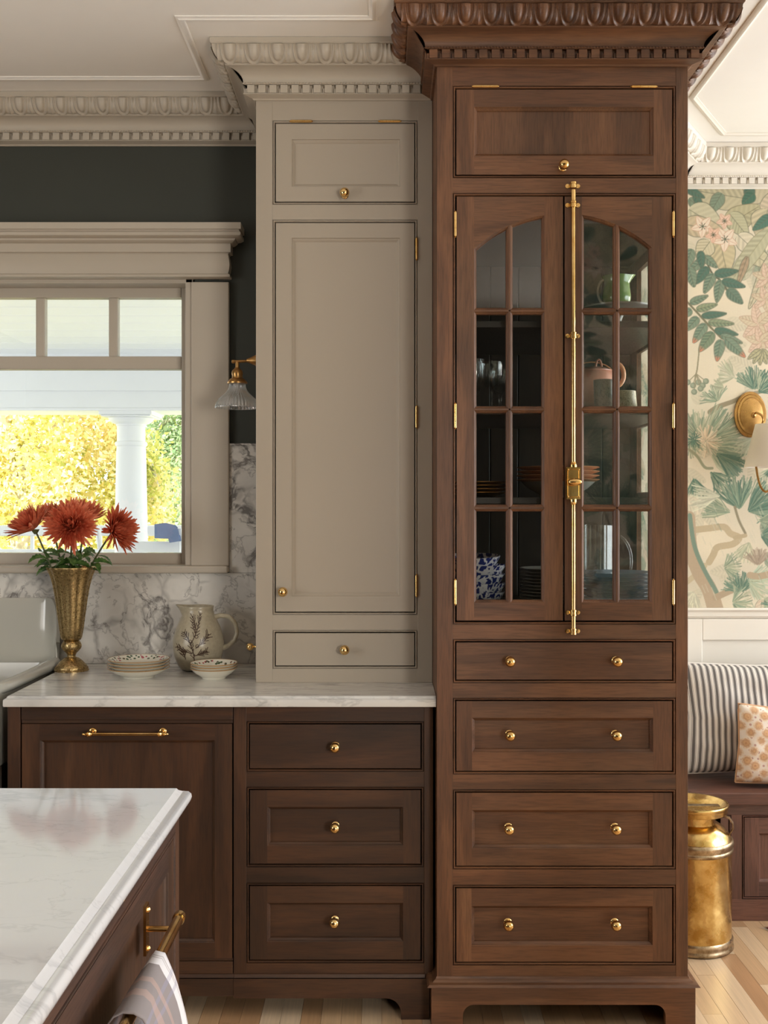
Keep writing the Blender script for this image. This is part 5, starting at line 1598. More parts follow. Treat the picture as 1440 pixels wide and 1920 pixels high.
sol = to.modifiers.new('s', 'SOLIDIFY'); sol.thickness = 0.0022; sol.offset = 1

# ================================================================== inside the display cabinet
S1, S2, S3, S4 = 1.4705, 1.7225, 1.9685, 1.1455     # shelf tops, S4 is the lowest
def L(px, D): return X(px, D)
def lathe_thing(name, prof, loc, mat, label, cat, group=None, n=40, flute=None, rot=None):
    mb = MB(); mb.lathe(prof, n, flute=flute, cap=False)
    o = place(name, mb.mesh(name, mat, smooth=True, angle=55), None, loc=loc, rot=rot)
    return tag(o, label, cat, group)
def plate_prof(r, h, foot=0.55, t_=0.0022):
    return [(0.0, 0.0), (r*foot, 0.0), (r*(foot+0.03), h*0.25), (r*0.82, h*0.62), (r, h), (r*0.995, h+t_*0.6), (r*0.82, h*0.62+t_), (r*foot, h*0.25+t_), (0.0, h*0.25+t_)]
def ORD(i, n):
    w = ['', 'second', 'third', 'fourth', 'fifth', 'sixth']
    if i == 0: return 'lowest'
    if i == n - 1: return 'topmost'
    return (w[i] + ' from the bottom') if i <= (n - 1) // 2 else (w[n - i] + ' from the top')
# blue and white bowls, lowest shelf left
t = NT('blue_floral_porcelain')
v = t.coord((1, 1, 1), 2.0)
vo = t.n('TexVoronoi', feature='DISTANCE_TO_EDGE'); vo.inputs['Scale'].default_value = 42
nz = t.noise(v, 30, 3, 0.5, 1.5); ad = t.n('VectorMath', operation='MULTIPLY_ADD'); t.l(nz.outputs['Color'], ad.inputs[0]); ad.inputs[1].default_value = (0.03, 0.03, 0.03); t.l(v, ad.inputs[2]); t.l(ad.outputs[0], vo.inputs['Vector'])
fac = t.ramp(vo.outputs[0], [(0.0, 1.0), (0.10, 1.0), (0.16, 0.0)])
t.set(Base_Color=t.mix(fac, lin((40, 52, 120)), lin((226, 226, 232))), Roughness=0.12)
M['bluew'] = t.mat
bp_ = [(0.0, 0.0), (0.040, 0.0), (0.062, 0.006), (0.078, 0.020), (0.090, 0.042), (0.0925, 0.047), (0.0905, 0.0475), (0.075, 0.022), (0.055, 0.008), (0, 0.006)]
bm = MB(); bm.lathe(bp_, 48, cap=False); bowl_me = bm.mesh('blue_bowl', M['bluew'], smooth=True, angle=55)
bxp, byp = L(886, 3.22) + 0.003, Y(3.22)
for i in range(5):
    o = place('porcelain_bowl', bowl_me, None, loc=(bxp - (0.012 if i == 4 else 0) + 0.003 * (i % 2), byp, S4 + i * 0.0265), rot=(0, 0.05 if i == 4 else 0, i * 1.1))
    tag(o, 'blue and white floral bowl, %s in the stack of five' % ['lowest', 'second from the bottom', 'middle one', 'fourth from the bottom', 'topmost and tilted'][i], 'bowl', 'blue and white bowls in the display cabinet')
M['dplate'] = plain('pale_porcelain_plate', (150, 146, 136), 0.16)
pm_ = MB(); pm_.lathe(plate_prof(0.094, 0.016), 48, cap=False); pme = pm_.mesh('dinner_plate', M['dplate'], smooth=True, angle=55)
for i in range(11):
    o = place('dinner_plate', pme, None, loc=(L(1033, 3.26), Y(3.26), S4 + i * 0.0098), rot=(0, 0, i))
    tag(o, 'grey dinner plate, %s in the tall stack beside the blue bowls' % ORD(i, 11), 'plate', 'dinner plates on the lowest shelf')
pm_ = MB(); pm_.lathe(plate_prof(0.1035, 0.017), 56, cap=False, flute=lambda a, h: 1 + 0.012 * math.cos(30 * a)); pme = pm_.mesh('glass_plate', M['bglass'], smooth=True, angle=55)
gpl = L(1157, 3.20)
for i in range(9):
    o = place('glass_plate', pme, None, loc=(gpl, Y(3.20), S4 + 0.001 + i * 0.0110), rot=(0, 0, i * 0.7))
    tag(o, 'blue-tinted ribbed glass plate, %s in its stack behind the right door' % ORD(i, 9), 'plate', 'glass plates on the lowest shelf')
# glass pitcher behind the plates
pt = thing('glass_pitcher', 'clear ribbed glass pitcher standing behind the stack of glass plates', 'pitcher', (L(1116, 3.46), Y(3.46), S4))
mb = MB(); px_, py_ = L(1116, 3.46), Y(3.46)
hh = Z(985, 3.42) - S4
mb.lathe([(0.0, 0.0), (0.056, 0.0), (0.060, 0.006), (0.060, hh * 0.5), (0.061, hh), (0.0585, hh + 0.001), (0.0575, hh * 0.5), (0.055, 0.010), (0, 0.008)], 72, (px_, py_, S4), flute=lambda a, h: 1 + 0.022 * math.cos(24 * a), cap=False)
mb.build('pitcher_body', M['glass'], pt, smooth=True, angle=60)
mb = MB(); q = []
for i in range(15):
    a = PI * (0.5 - i / 14); q.append((px_ + 0.058 + 0.058 * math.cos(a), py_, S4 + hh * 0.52 + hh * 0.36 * math.sin(a)))
mb.tube(q, 0.0045, 10); mb.build('handle', M['glass'], pt, smooth=True, angle=70)
for i in range(2):
    lathe_thing('glass_dish', [(0, 0), (0.022, 0), (0.030, 0.006), (0.034, 0.014), (0.032, 0.0145), (0.028, 0.008), (0, 0.003)], (L(1096, 3.06) + 0.003, Y(3.075), S4 + 0.101 + i * 0.014), M['glass'], 'small clear glass dish, %s of two on the blue glass plates' % ['lower', 'upper'][i], 'dish', 'small glass dishes')
# second shelf: gilded bowls
M['gilt'] = brass_mat('gilded_china', (170, 120, 60), (214, 160, 96), 0.28)
M['amber'] = plain('peach_lustre_china', (222, 160, 116), 0.14, vary=0.08)
M['chinaw'] = plain('white_china', (206, 200, 188), 0.18)
gx_ = L(1046, 3.27)
gp = [(0.0, 0.0), (0.060, 0.0), (0.085, 0.006), (0.112, 0.013), (0.122, 0.0165), (0.1245, 0.0180), (0.123, 0.0195), (0.110, 0.016), (0.08, 0.009), (0, 0.006)]
lathe_thing('serving_bowl', [(0, 0), (0.052, 0), (0.056, 0.010), (0.088, 0.028), (0.108, 0.046), (0.110, 0.048), (0.106, 0.048), (0.085, 0.032), (0.05, 0.014), (0, 0.012)], (gx_, Y(3.27), S1), M['chinaw'], 'pale serving bowl at the bottom of the gilded plates behind the bolt', 'bowl')
gm = MB(); gm.lathe(gp, 56, cap=False, flute=lambda a, h: 1 + 0.008 * math.cos(18 * a)); gme = gm.mesh('gilded_plate', M['amber'], smooth=True, angle=55)
for i in range(4):
    o = place('gilded_plate', gme, None, loc=(gx_, Y(3.27), S1 + 0.036 + i * 0.0125), rot=(0, 0, i * 0.4))
    tag(o, 'peach lustre plate, %s of the four stacked behind the brass bolt' % ['lowest', 'second from the bottom', 'third from the bottom', 'topmost'][i], 'plate', 'peach lustre plates')
gm = MB(); gm.lathe(plate_prof(0.088, 0.012), 48, cap=False); gme = gm.mesh('brass_tray', M['gilt'], smooth=True, angle=55)
for i in range(4):
    o = place('brass_plate', gme, None, loc=(L(899, 3.3) , Y(3.30), S1 + 0.004 + i * 0.0105))
    tag(o, 'dull gilt plate, %s of the four stacked behind the left door' % ['lowest', 'second from the bottom', 'third from the bottom', 'topmost'][i], 'plate', 'gilt plates')
# third shelf: crystal glasses left
def goblet(px, D, r, h, lab, stem=0.45):
    k_ = MB(); k_.lathe([(0, 0.0), (0.028, 0.0), (0.027, 0.002), (0.008, 0.006), (0.004, 0.012), (0.0036, h*stem*0.5), (0.007, h*stem*0.55), (0.0036, h*stem*0.62), (0.006, h*stem), (r*0.6, h*(stem+0.08)), (r*0.96, h*0.72), (r, h*0.9), (r*0.97, h), (r*0.93, h), (r*0.94, h*0.74), (r*0.55, h*(stem+0.12)), (0, h*(stem+0.05))], 48, cap=False,
        flute=lambda a, hh_: 1 + (0.04 * math.cos(12 * a + hh_ * 300) if h * 0.5 < hh_ < h * 0.85 else 0))
    tag(place('wine_glass', k_.mesh('wine_glass', M['glass'], smooth=True, angle=50), None, loc=(L(px, D), Y(D), S2)), lab, 'glass', 'cut crystal glasses')
goblet(888, 3.20, 0.033, 0.155, 'cut crystal glass furthest left behind the left glass door', 0.3)
goblet(921, 3.16, 0.034, 0.142, 'cut crystal glass with bold cut band in the middle of the three')
goblet(938, 3.36, 0.030, 0.145, 'cut crystal glass standing behind, nearest the glazing bar')
# third shelf right: pink tea caddy with bail, two cups
M['pink'] = plain('dusty_pink_glaze', (206, 142, 116), 0.3, vary=0.12, scale=20)
cd = thing('lidded_teapot', 'dusty pink lidded pot with a thin bail handle on the third shelf', 'teapot', (L(1112, 3.32), Y(3.32), S2))
cx_, cy_ = L(1112, 3.32), Y(3.32); s6 = FPX / 3.32
H1 = Z(694, 3.28) - S2
mb = MB(); mb.lathe([(0, 0), (0.056, 0), (0.064, 0.006), (0.067, 0.03), (0.066, H1 * 0.7), (0.060, H1 * 0.95), (0.056, H1)], 40, (cx_, cy_, S2)); mb.build('pot_body', M['pink'], cd, smooth=True, angle=50)
mb = MB(); mb.lathe([(0.058, H1), (0.058, H1 + 0.003), (0.040, H1 + 0.011), (0.010, H1 + 0.015)], 40, (cx_, cy_, S2))
q = [(cx_ + 0.017 + 0.009 * math.cos(a), cy_, S2 + H1 + 0.011 + 0.026 * math.sin(a)) for a in [PI * k_ / 12 for k_ in range(13)]]
mb.tube(q, 0.0035, 8); mb.build('pot_lid', M['pink'], cd, smooth=True, angle=50)
q = []
for i in range(17):
    a = PI * (1.02 - i / 16 * 1.02); q.append((cx_ + 0.078 * math.cos(a), cy_ + 0.02, S2 + H1 * 0.78 + 0.062 * math.sin(a)))
mb = MB(); mb.tube(q, 0.0022, 8); mb.build('bail_handle', M['amber'], cd, smooth=True, angle=70)
q = [(cx_ + 0.066 + 0.026 * math.cos(a), cy_ - 0.01, S2 + H1 * 0.92 + 0.036 * math.sin(a)) for a in [PI * (0.5 - k_ / 10) for k_ in range(11)]]
mb = MB(); mb.tube(q, 0.007, 8); mb.build('side_handle', M['amber'], cd, smooth=True, angle=70)
def etched(name, c1, c2, sc=60):
    t = NT(name); v = t.coord((1, 1, 0.5), 5.0); n_ = t.noise(v, sc, 3, 0.6, 2.0)
    d_ = t.math('ABSOLUTE', t.math('SUBTRACT', n_.outputs[0], 0.5))
    t.set(Base_Color=t.mix(t.ramp(d_, [(0.0, 1.0), (0.03, 0.0)]), lin(c1), lin(c2)), Roughness=0.35); return t.mat
M['cup1'] = etched('leaf_pattern_glaze', (112, 108, 92), (60, 62, 52)); M['cup2'] = etched('bark_pattern_glaze', (222, 206, 166), (120, 96, 62), 90)
def cup(px, D, r0, r1, h, mat, lab):
    k_ = MB(); k_.lathe([(0, 0), (r0 * 0.9, 0), (r0, 0.004), (r1, h), (r1 - 0.003, h + 0.001), (r0 - 0.004, 0.008), (0, 0.006)], 36, cap=False)
    tag(place('beaker', k_.mesh('beaker', mat, smooth=True, angle=50), None, loc=(L(px, D), Y(D), S2)), lab, 'cup')
cup(1132, 3.16, 0.0265, 0.0300, 0.090, M['cup1'], 'dark greyish beaker with leaf pattern in front of the pink pot')
cup(1172, 3.20, 0.036, 0.031, 0.062, M['cup2'], 'short cream beaker with bark pattern right of the leaf patterned one')
# top shelf right: cake stand and green jug
lathe_thing('cake_stand', [(0, 0), (0.050, 0), (0.050, 0.004), (0.016, 0.012), (0.012, 0.035), (0.020, 0.055), (0.060, 0.062), (0.098, 0.064), (0.108, 0.068), (0.1085, 0.073), (0.100, 0.072), (0, 0.068)], (L(1158, 3.26), Y(3.26), S3), M['dplate'], 'round grey cake stand on the top shelf under the green jug', 'stand', n=56)
gj = thing('green_jug', 'pale green glazed jug with white handle on the grey cake stand', 'jug', (L(1156, 3.26), Y(3.26), S3 + 0.074))
M['greeng'] = plain('green_glaze', (112, 146, 78), 0.15, vary=0.15, scale=25, coat=0.4)
jx2, jy2, jz2 = L(1156, 3.26), Y(3.26), S3 + 0.0735
Hj = 0.094; vs = []; JP2 = [(0.0, 0.0), (0.030, 0.0), (0.040, 0.010), (0.043, 0.030), (0.040, 0.055), (0.037, 0.072), (0.040, 0.086), (0.043, Hj), (0.040, Hj + 0.001), (0.035, 0.075), (0.038, 0.03), (0, 0.008)]
n = 40; kq = len(JP2)
for i in range(n):
    a = 2*PI*i/n
    for (r_, h_) in JP2:
        sp0 = max(0, math.cos(a)) ** 8 * max(0, (h_ - 0.07) / 0.024) * 0.014
        vs.append((jx2 + (r_+sp0)*math.cos(a), jy2 + (r_+sp0)*math.sin(a), jz2 + h_ + sp0 * 0.3))
mb = MB(); mb.add(vs, [(i*kq+t_, ((i+1) % n)*kq+t_, ((i+1) % n)*kq+t_+1, i*kq+t_+1) for i in range(n) for t_ in range(kq-1)]); mb.build('jug_body', M['greeng'], gj, smooth=True, angle=60)
q = [(jx2 - 0.036 - 0.020 * math.cos(a), jy2, jz2 + 0.048 + 0.036 * math.sin(a)) for a in [PI * (0.5 - k_ / 10) for k_ in range(11)]]
mb = MB(); mb.tube(q, 0.0042, 8); mb.build('handle', M['chinaw'], gj, smooth=True, angle=70)

# ================================================================== bay: window seat, cushions, milk can, sconce, rug
DBN = 3.778
bn = thing('window_seat', 'dark walnut window seat below the wallpaper with panelled doors', 'bench', (1.9, Y(DBN), 0))
by0 = Y(DBN); bzt = Z(1510, 3.755)
m = MB(); m.box(1.06, 3.35, Y(3.752), YA - 0.018, bzt, 0.453); m.build('seat_board', M['bench'], bn, bevel=0.004)
m = MB(); m.box(1.10, 3.33, by0 + 0.021, YA - 0.018, 0.0, bzt); m.build('carcass', M['bench'], bn)
dw0, dw1 = X(1391, DBN), X(1391, DBN) + 0.46
zo_t, zo_b = Z(1528, DBN), Z(1686, DBN)
opens = [(X(1371, DBN) - 0.40, X(1371, DBN)), (dw0, dw1), (dw1 + 0.04, dw1 + 0.5), (dw1 + 0.54, dw1 + 1.0)]
xs = [1.10] + [v for o_ in opens for v in o_] + [3.33]
xs[1] = max(xs[1], 1.11)
m = MB(); m.box(1.10, 3.33, by0, by0 + 0.02, zo_t, bzt); m.build('rail', M['bench'], bn, bevel=0.001)
m = MB(); m.box(1.10, 3.33, by0, by0 + 0.02, 0.0, zo_b); m.build('rail', M['bench'], bn, bevel=0.001)
for i in range(0, len(xs) - 1, 2):
    if xs[i+1] - xs[i] > 0.002:
        m = MB(); m.box(xs[i], xs[i+1], by0, by0 + 0.02, zo_b, zo_t); m.build('stile', M['benchv'], bn)
for i in range(4):
    a, b = xs[1 + 2*i], xs[2 + 2*i]
    bead((a, b, zo_b, zo_t), by0, M['bench'], bn)
    x0, x1, z0, z1 = rects(a, b, zo_b, zo_t, 0.0095)
    slab_front('door', (x0, x1, z0, z1), by0 + 0.001, 0.018, (M['benchv'], M['bench'], M['benchv']), bn, (x0 + 0.050, x1 - 0.050, z0 + 0.050, z1 - 0.055))

def cushion(name, label, w, h, d, mat, loc, rot, pipe=None, wr=0.0, seed=1):
    th_ = thing(name, label, 'cushion', loc)
    n = 36; vs = []; uv = []
    for sgn in (-1, 1):
        for j in range(n + 1):
            for i in range(n + 1):
                u, v = i / n * 2 - 1, j / n * 2 - 1
                e = (1 - abs(u) ** 3.2) * (1 - abs(v) ** 3.2)
                pinch = 1 - 0.07 * (u * u * (1 - v * v)) * 0 - 0.06 * (1 - abs(u)) * abs(v) ** 3
                pinch2 = 1 - 0.06 * (1 - abs(v)) * abs(u) ** 3
                t_ = d * 0.5 * max(0, e) ** 0.42
                t_ += wr * math.sin(u * 9 + v * 5 + seed) * math.sin(v * 7 - u * 3) * e * 0.5 + wr * math.exp(-((abs(u) - 0.85) / 0.12) ** 2) * math.sin(v * 22) * 0.35 * e
                vs.append((u * w / 2 * pinch2, sgn * t_, v * h / 2 * pinch)); uv.append((u * w / 2, v * h / 2))
    N1 = (n + 1) ** 2; fs = []
    for j in range(n):
        for i in range(n):
            a = j*(n+1)+i
            fs.append((a, a+1, a+n+2, a+n+1)); fs.append((N1+a, N1+a+n+1, N1+a+n+2, N1+a+1))
    R_ = Matrix.Rotation(rot[2], 3, 'Z') @ Matrix.Rotation(rot[0], 3, 'X') @ Matrix.Rotation(rot[1], 3, 'Y')
    vs = [tuple(R_ @ Vector(p) + Vector(loc)) for p in vs]
    mb = MB(); mb.add(vs, fs)
    o = mb.build('cover', mat, th_, smooth=True, angle=80)
    l_ = o.data.uv_layers.new(name='UVMap')
    for lp in o.data.loops: l_.data[lp.index].uv = uv[lp.vertex_index]
    if pipe:
        q = []
        for (a0, b0, a1, b1) in ((-1, -1, 1, -1), (1, -1, 1, 1), (1, 1, -1, 1), (-1, 1, -1, -1)):
            for k_ in range(12):
                u, v = a0 + (a1 - a0) * k_ / 12, b0 + (b1 - b0) * k_ / 12
                pz = 1 - 0.06 * (1 - abs(u)) * abs(v) ** 3; px2 = 1 - 0.06 * (1 - abs(v)) * abs(u) ** 3
                q.append(R_ @ Vector((u * w / 2 * px2, 0, v * h / 2 * pz)) + Vector(loc))
        q.append(q[0]); mb = MB(); mb.tube(q, 0.0035, 8); mb.build('piping', pipe, th_, smooth=True, angle=80)
    return th_
t = NT('ticking_stripe')
tc = t.n('UVMap'); se = t.n('SeparateXYZ'); t.l(tc.outputs[0], se.inputs[0])
wob = t.noise(tc.outputs[0], 6, 2)
uu = t.math('ADD', se.outputs[0], t.math('MULTIPLY', t.math('SUBTRACT', wob.outputs[0], 0.5), 0.006))
fr = t.math('FRACT', t.math('MULTIPLY', uu, 1 / 0.0225))
s1 = t.math('MULTIPLY', t.math('GREATER_THAN', fr, 0.18), t.math('LESS_THAN', fr, 0.60))
s2 = t.math('ADD', t.math('MULTIPLY', t.math('GREATER_THAN', fr, 0.06), t.math('LESS_THAN', fr, 0.11)), t.math('MULTIPLY', t.math('GREATER_THAN', fr, 0.67), t.math('LESS_THAN', fr, 0.72)))
sf = t.math('ADD', s1, s2, True)
t.set(Base_Color=t.mix(sf, lin((222, 215, 208)), lin((104, 99, 97))), Roughness=0.9); M['tick'] = t.mat
t = NT('block_print_floral')
tc = t.n('UVMap'); mp = t.n('Mapping'); mp.inputs['Rotation'].default_value = (0, 0, 0.6); t.l(tc.outputs[0], mp.inputs[0])
vo = t.n('TexVoronoi', feature='F1'); vo.inputs['Scale'].default_value = 25; vo.inputs['Randomness'].default_value = 0.25; t.l(mp.outputs[0], vo.inputs['Vector'])
nz = t.noise(tc.outputs[0], 160, 3)
dd_ = t.math('ADD', vo.outputs['Distance'], t.math('MULTIPLY', t.math('SUBTRACT', nz.outputs[0], 0.5), 0.35))
c = t.ramp(dd_, [(0.0, lin((196, 142, 106))), (0.16, lin((222, 180, 136))), (0.28, lin((204, 160, 124))), (0.42, lin((232, 208, 180))), (0.50, lin((236, 222, 208)))])
v2_ = t.n('TexVoronoi'); v2_.inputs['Scale'].default_value = 62; t.l(mp.outputs[0], v2_.inputs['Vector'])
c = t.mix(t.math('MULTIPLY', t.math('MULTIPLY', t.math('LESS_THAN', v2_.outputs['Distance'], 0.26), t.math('GREATER_THAN', vo.outputs['Distance'], 0.46)), 0.7), c, lin((178, 120, 112)))
t.set(Base_Color=c, Roughness=0.9); M['block'] = t.mat
cushion('striped_cushion', 'large grey and white ticking striped cushion leaning on the white panelling', 0.56, 0.40, 0.16, M['tick'], (1.375, Y(3.99), 0.668), (-0.16, 0, 0.0), M['tick'], 0.010, 1)
cushion('floral_cushion', 'small block-printed floral cushion in front of the striped one', 0.30, 0.275, 0.11, M['block'], (X(1372, 3.83) + 0.175, Y(3.845), 0.595), (-0.12, 0.07, -0.05), M['block'], 0.006, 2)

# ---- brass milk can
mx_, my_ = 1.018, Y(3.58)
can = thing('milk_can', 'dented old brass milk can with lid standing beside the walnut cabinet', 'can', (mx_, my_, 0))
def dent(a, h): return 1 + 0.006 * math.sin(5 * a + h * 30) * math.sin(h * 40 + a * 2)
mb = MB(); mb.lathe([(0.1215, 0.040), (0.1210, 0.10), (0.1225, 0.20), (0.1220, 0.30), (0.1225, 0.318)], 64, (mx_, my_, 0), flute=dent); mb.build('can_body', M['can'], can, smooth=True, angle=50)
mb = MB(); mb.lathe([(0.124, 0.002), (0.1275, 0.006), (0.1275, 0.012), (0.1240, 0.016), (0.1235, 0.022), (0.1265, 0.026), (0.1265, 0.034), (0.1225, 0.041)], 64, (mx_, my_, 0), flute=dent); mb.build('foot_ring', M['canrim'], can, smooth=True, angle=50)
mb = MB(); mb.lathe([(0.1230, 0.316), (0.1265, 0.320), (0.1265, 0.326), (0.1235, 0.330), (0.1255, 0.336), (0.1285, 0.345), (0.1260, 0.355), (0.1200, 0.358)], 64, (mx_, my_, 0)); mb.build('shoulder_ring', M['canrim'], can, smooth=True, angle=50)
mb = MB(); mb.lathe([(0.1225, 0.354), (0.1150, 0.372), (0.1000, 0.390), (0.0820, 0.402), (0.0700, 0.406), (0.0690, 0.415), (0.0695, 0.436)], 64, (mx_, my_, 0), flute=dent); mb.build('can_neck', M['can'], can, smooth=True, angle=50)
mb = MB(); mb.lathe([(0.0700, 0.432), (0.0900, 0.438), (0.1060, 0.440), (0.1090, 0.444), (0.1090, 0.456), (0.1125, 0.460), (0.1135, 0.466), (0.1110, 0.4705), (0.1050, 0.4700), (0.0960, 0.4600), (0.0860, 0.4480), (0.0600, 0.4430), (0.0, 0.4420)], 64, (mx_, my_, 0)); mb.build('can_lid', M['can'], can, smooth=True, angle=40)
mb = MB(); mb.box(mx_ - 0.095, mx_ + 0.085, my_ - 0.013, my_ + 0.013, 0.4560, 0.4600); mb.build('lid_strap', M['canrim'], can, bevel=0.0015)
q = [(0.098, 0.432), (0.112, 0.428), (0.124, 0.412), (0.126, 0.396), (0.116, 0.378), (0.112, 0.364), (0.120, 0.352)]
mb = MB()
for i in range(len(q) - 1):
    (r0, h0), (r1_, h1) = q[i], q[i+1]
    mb.add([(mx_ + r0 - 0.0015, my_ - 0.013, h0), (mx_ + r0 - 0.0015, my_ + 0.013, h0), (mx_ + r1_ - 0.0015, my_ + 0.013, h1), (mx_ + r1_ - 0.0015, my_ - 0.013, h1),
            (mx_ + r0 + 0.0015, my_ - 0.013, h0), (mx_ + r0 + 0.0015, my_ + 0.013, h0), (mx_ + r1_ + 0.0015, my_ + 0.013, h1), (mx_ + r1_ + 0.0015, my_ - 0.013, h1)],
           [(0,1,2,3), (4,7,6,5), (0,4,5,1), (3,2,6,7), (0,3,7,4), (1,5,6,2)])
mb.v = [(mx_ + (p[0]-mx_) * math.cos(-0.35) - (p[1]-my_) * math.sin(-0.35), my_ + (p[0]-mx_) * math.sin(-0.35) + (p[1]-my_) * math.cos(-0.35), p[2]) for p in mb.v]
mb.build('handle', M['canrim'], can, smooth=True, angle=60)

# ---- wall sconce in the bay
DSN = 4.15
sc = thing('wall_sconce', 'oval brass wall sconce with white fabric shade on the floral wallpaper', 'lamp', (X(1408, DSN), YA, 1.82))
ox_, oz_ = X(1408, DSN), Z(777, DSN)
mb = MB(); n = 48
lay = [(1.0, 0.0), (1.0, 0.008), (0.93, 0.012), (0.88, 0.012), (0.84, 0.018), (0.74, 0.018), (0.70, 0.022), (0.30, 0.026), (0.0, 0.027)]
vs = []
for i in range(n):
    a = 2*PI*i/n
    for (s_, o_) in lay: vs.append((ox_ + 0.0610 * s_ * math.cos(a), YA - 0.002 - o_, oz_ + 0.0880 * s_ * math.sin(a)))
kq = len(lay)
mb.add(vs, [(i*kq+t_, ((i+1) % n)*kq+t_, ((i+1) % n)*kq+t_+1, i*kq+t_+1) for i in range(n) for t_ in range(kq-1)])
mb.build('backplate', M['brass2'], sc, smooth=True, angle=30)
shx, shy = X(1446, 4.03), Y(4.03)
sx0 = X(1397, 4.03); rb = shx - sx0
mb = MB(); q = [(ox_ + 0.006, YA - 0.025, oz_ - 0.002), (ox_ + 0.014, YA - 0.05, oz_ + 0.002), (ox_ + 0.028, YA - 0.07, oz_ - 0.03), (X(1420, 4.06), YA - 0.09, Z(850, 4.06)), (X(1421, 4.05), YA - 0.105, Z(885, 4.05)), (X(1426, 4.04), Y(4.04), Z(912, 4.04)), (X(1436, 4.03), Y(4.03), Z(922, 4.03)), (X(1446, 4.03), Y(4.03), Z(912, 4.03)), (shx, shy, Z(880, 4.03)), (shx, shy, Z(850, 4.03))]
qq = []
for i in range(len(q) - 1):
    for k_ in range(5):
        t_ = k_ / 5; a_, b_, c_, d_ = (Vector(q[max(0, i-1)]), Vector(q[i]), Vector(q[i+1]), Vector(q[min(len(q)-1, i+2)]))
        qq.append(0.5 * ((2*b_) + (c_-a_)*t_ + (2*a_-5*b_+4*c_-d_)*t_*t_ + (3*b_-a_-3*c_+d_)*t_**3))
mb.tube(qq, 0.0042, 10); mb.sphere((ox_ + 0.006, YA - 0.027, oz_ - 0.004), 0.011, 12); mb.build('arm', M['brass2'], sc, smooth=True, angle=70)
mb = MB(); mb.lathe([(0.014, 0), (0.015, 0.012), (0.012, 0.016), (0.009, 0.05)], 16, (shx, shy, Z(872, 4.03))); mb.build('candle_cup', M['brass2'], sc, smooth=True)
t = NT('linen_shade'); t.set(Base_Color=lin((240, 234, 226)), Roughness=0.8)
tl = t.n('BsdfTranslucent'); tl.inputs[0].default_value = lin((240, 230, 214)); mx2 = t.n('MixShader'); mx2.inputs[0].default_value = 0.4
t.l(t.b.outputs[0], mx2.inputs[1]); t.l(tl.outputs[0], mx2.inputs[2]); t.l(mx2.outputs[0], t.out.inputs[0])
zt_s, zb_s = Z(795, 4.03), Z(876, 4.03)
mb = MB(); mb.lathe([(rb, zb_s), (rb * 0.585, zt_s), (rb * 0.585 - 0.0015, zt_s), (rb - 0.0015, zb_s), (rb, zb_s)], 48, (shx, shy, 0), cap=False); mb.build('lamp_shade', t.mat, sc, smooth=True, angle=50)

# ---- rug corner
t = NT('woven_rug'); v = t.coord((1, 1, 1)); n_ = t.noise(v, 22, 3); wv = t.n('TexWave'); wv.inputs['Scale'].default_value = 10; t.l(v, wv.inputs['Vector'])
c = t.mix(wv.outputs[0], t.ramp(n_.outputs[0], [(0.4, lin((150, 70, 50))), (0.6, lin((222, 206, 182)))]), lin((60, 62, 76)))
t.set(Base_Color=c, Roughness=0.95)
rg = thing('rug', 'patterned woven rug whose fringed corner lies before the window seat', 'rug', (1.9, -0.9, 0.001))
ra = 0.42; rc = Vector((X(1433, 3.72), Y(3.715)))
e1 = Vector((math.cos(-ra * 0.35), math.sin(-ra * 0.35))); e2 = Vector((e1.y, -e1.x))
p = [rc, rc + e2 * 1.1, rc + e2 * 1.1 + e1 * 1.5, rc + e1 * 1.5]
e2 = Vector((0.55, -0.83)); p = [rc, rc + e2 * 1.3, rc + e2 * 1.3 + e1 * 1.2, rc + e1 * 1.2]
mb = MB(); vs = [(a.x, a.y, 0.001) for a in p] + [(a.x, a.y, 0.007) for a in p]
mb.add(vs, [(0,3,2,1), (4,5,6,7), (0,1,5,4), (1,2,6,5), (2,3,7,6), (3,0,4,7)]); mb.build('pile', t.mat, rg)
mb = MB()
for i in range(150):
    a = rc + e2 * (i / 150 * 1.3); b = a - e1 * 0.020
    mb.add([(a.x, a.y, 0.0015), (a.x + 0.002, a.y - 0.003, 0.0015), (b.x + 0.002, b.y - 0.003, 0.003), (b.x, b.y, 0.003)], [(0,1,2,3)])
mb.build('fringe', M['chinaw'], rg, kind='stuff')
# ================================================================== outside the window
porch = struct(thing('porch_ceiling', None, None, (-1.5, 2, 2.6)))
y = 0.20; i = 0
while y < 4.75:
    m = MB(); m.box(-7, 0.60, y, y + 0.272, 2.62, 2.64); m.build('ceiling_board', M['porch'], porch, bevel=0.006); y += 0.28; i += 1
DBM = 8.35
m = MB(); m.box(-7, 0.60, Y(DBM), Y(DBM) + 0.40, Z(770, DBM), 2.66); m.box(-7, 0.60, Y(DBM) - 0.02, Y(DBM), Z(733, DBM), 2.66); m.box(-7, 0.60, Y(DBM) - 0.012, Y(DBM), Z(770, DBM), Z(765, DBM))
bmo = struct(m.build('porch_beam', M['porch'], None, bevel=0.004))
m = MB(); m.box(-7, 0.60, 0.19, Y(DBM) + 0.45, -0.16, -0.06)
struct(m.build('porch_floor', plain('grey_porch_floor', (150, 152, 154), 0.6)))
DC = 8.55; cxx = X(246, DC); cyy = Y(DC)
colm = thing('porch_column', 'white round porch column with square capital seen through the window', 'column', (cxx, cyy, -0.06))
zc2 = lambda p: Z(p, DC)
ZB = zc2(770)
m = MB(); hw_ = 0.205; m.box(cxx - hw_, cxx + hw_, cyy - hw_, cyy + hw_, zc2(781), ZB + 0.005); m.box(cxx - hw_ + 0.012, cxx + hw_ - 0.012, cyy - hw_ + 0.012, cyy + hw_ - 0.012, zc2(784), zc2(781)); m.build('abacus', M['porch'], colm, bevel=0.006)
m = MB(); s_ = DC / FPX
rw = lambda px: px * s_
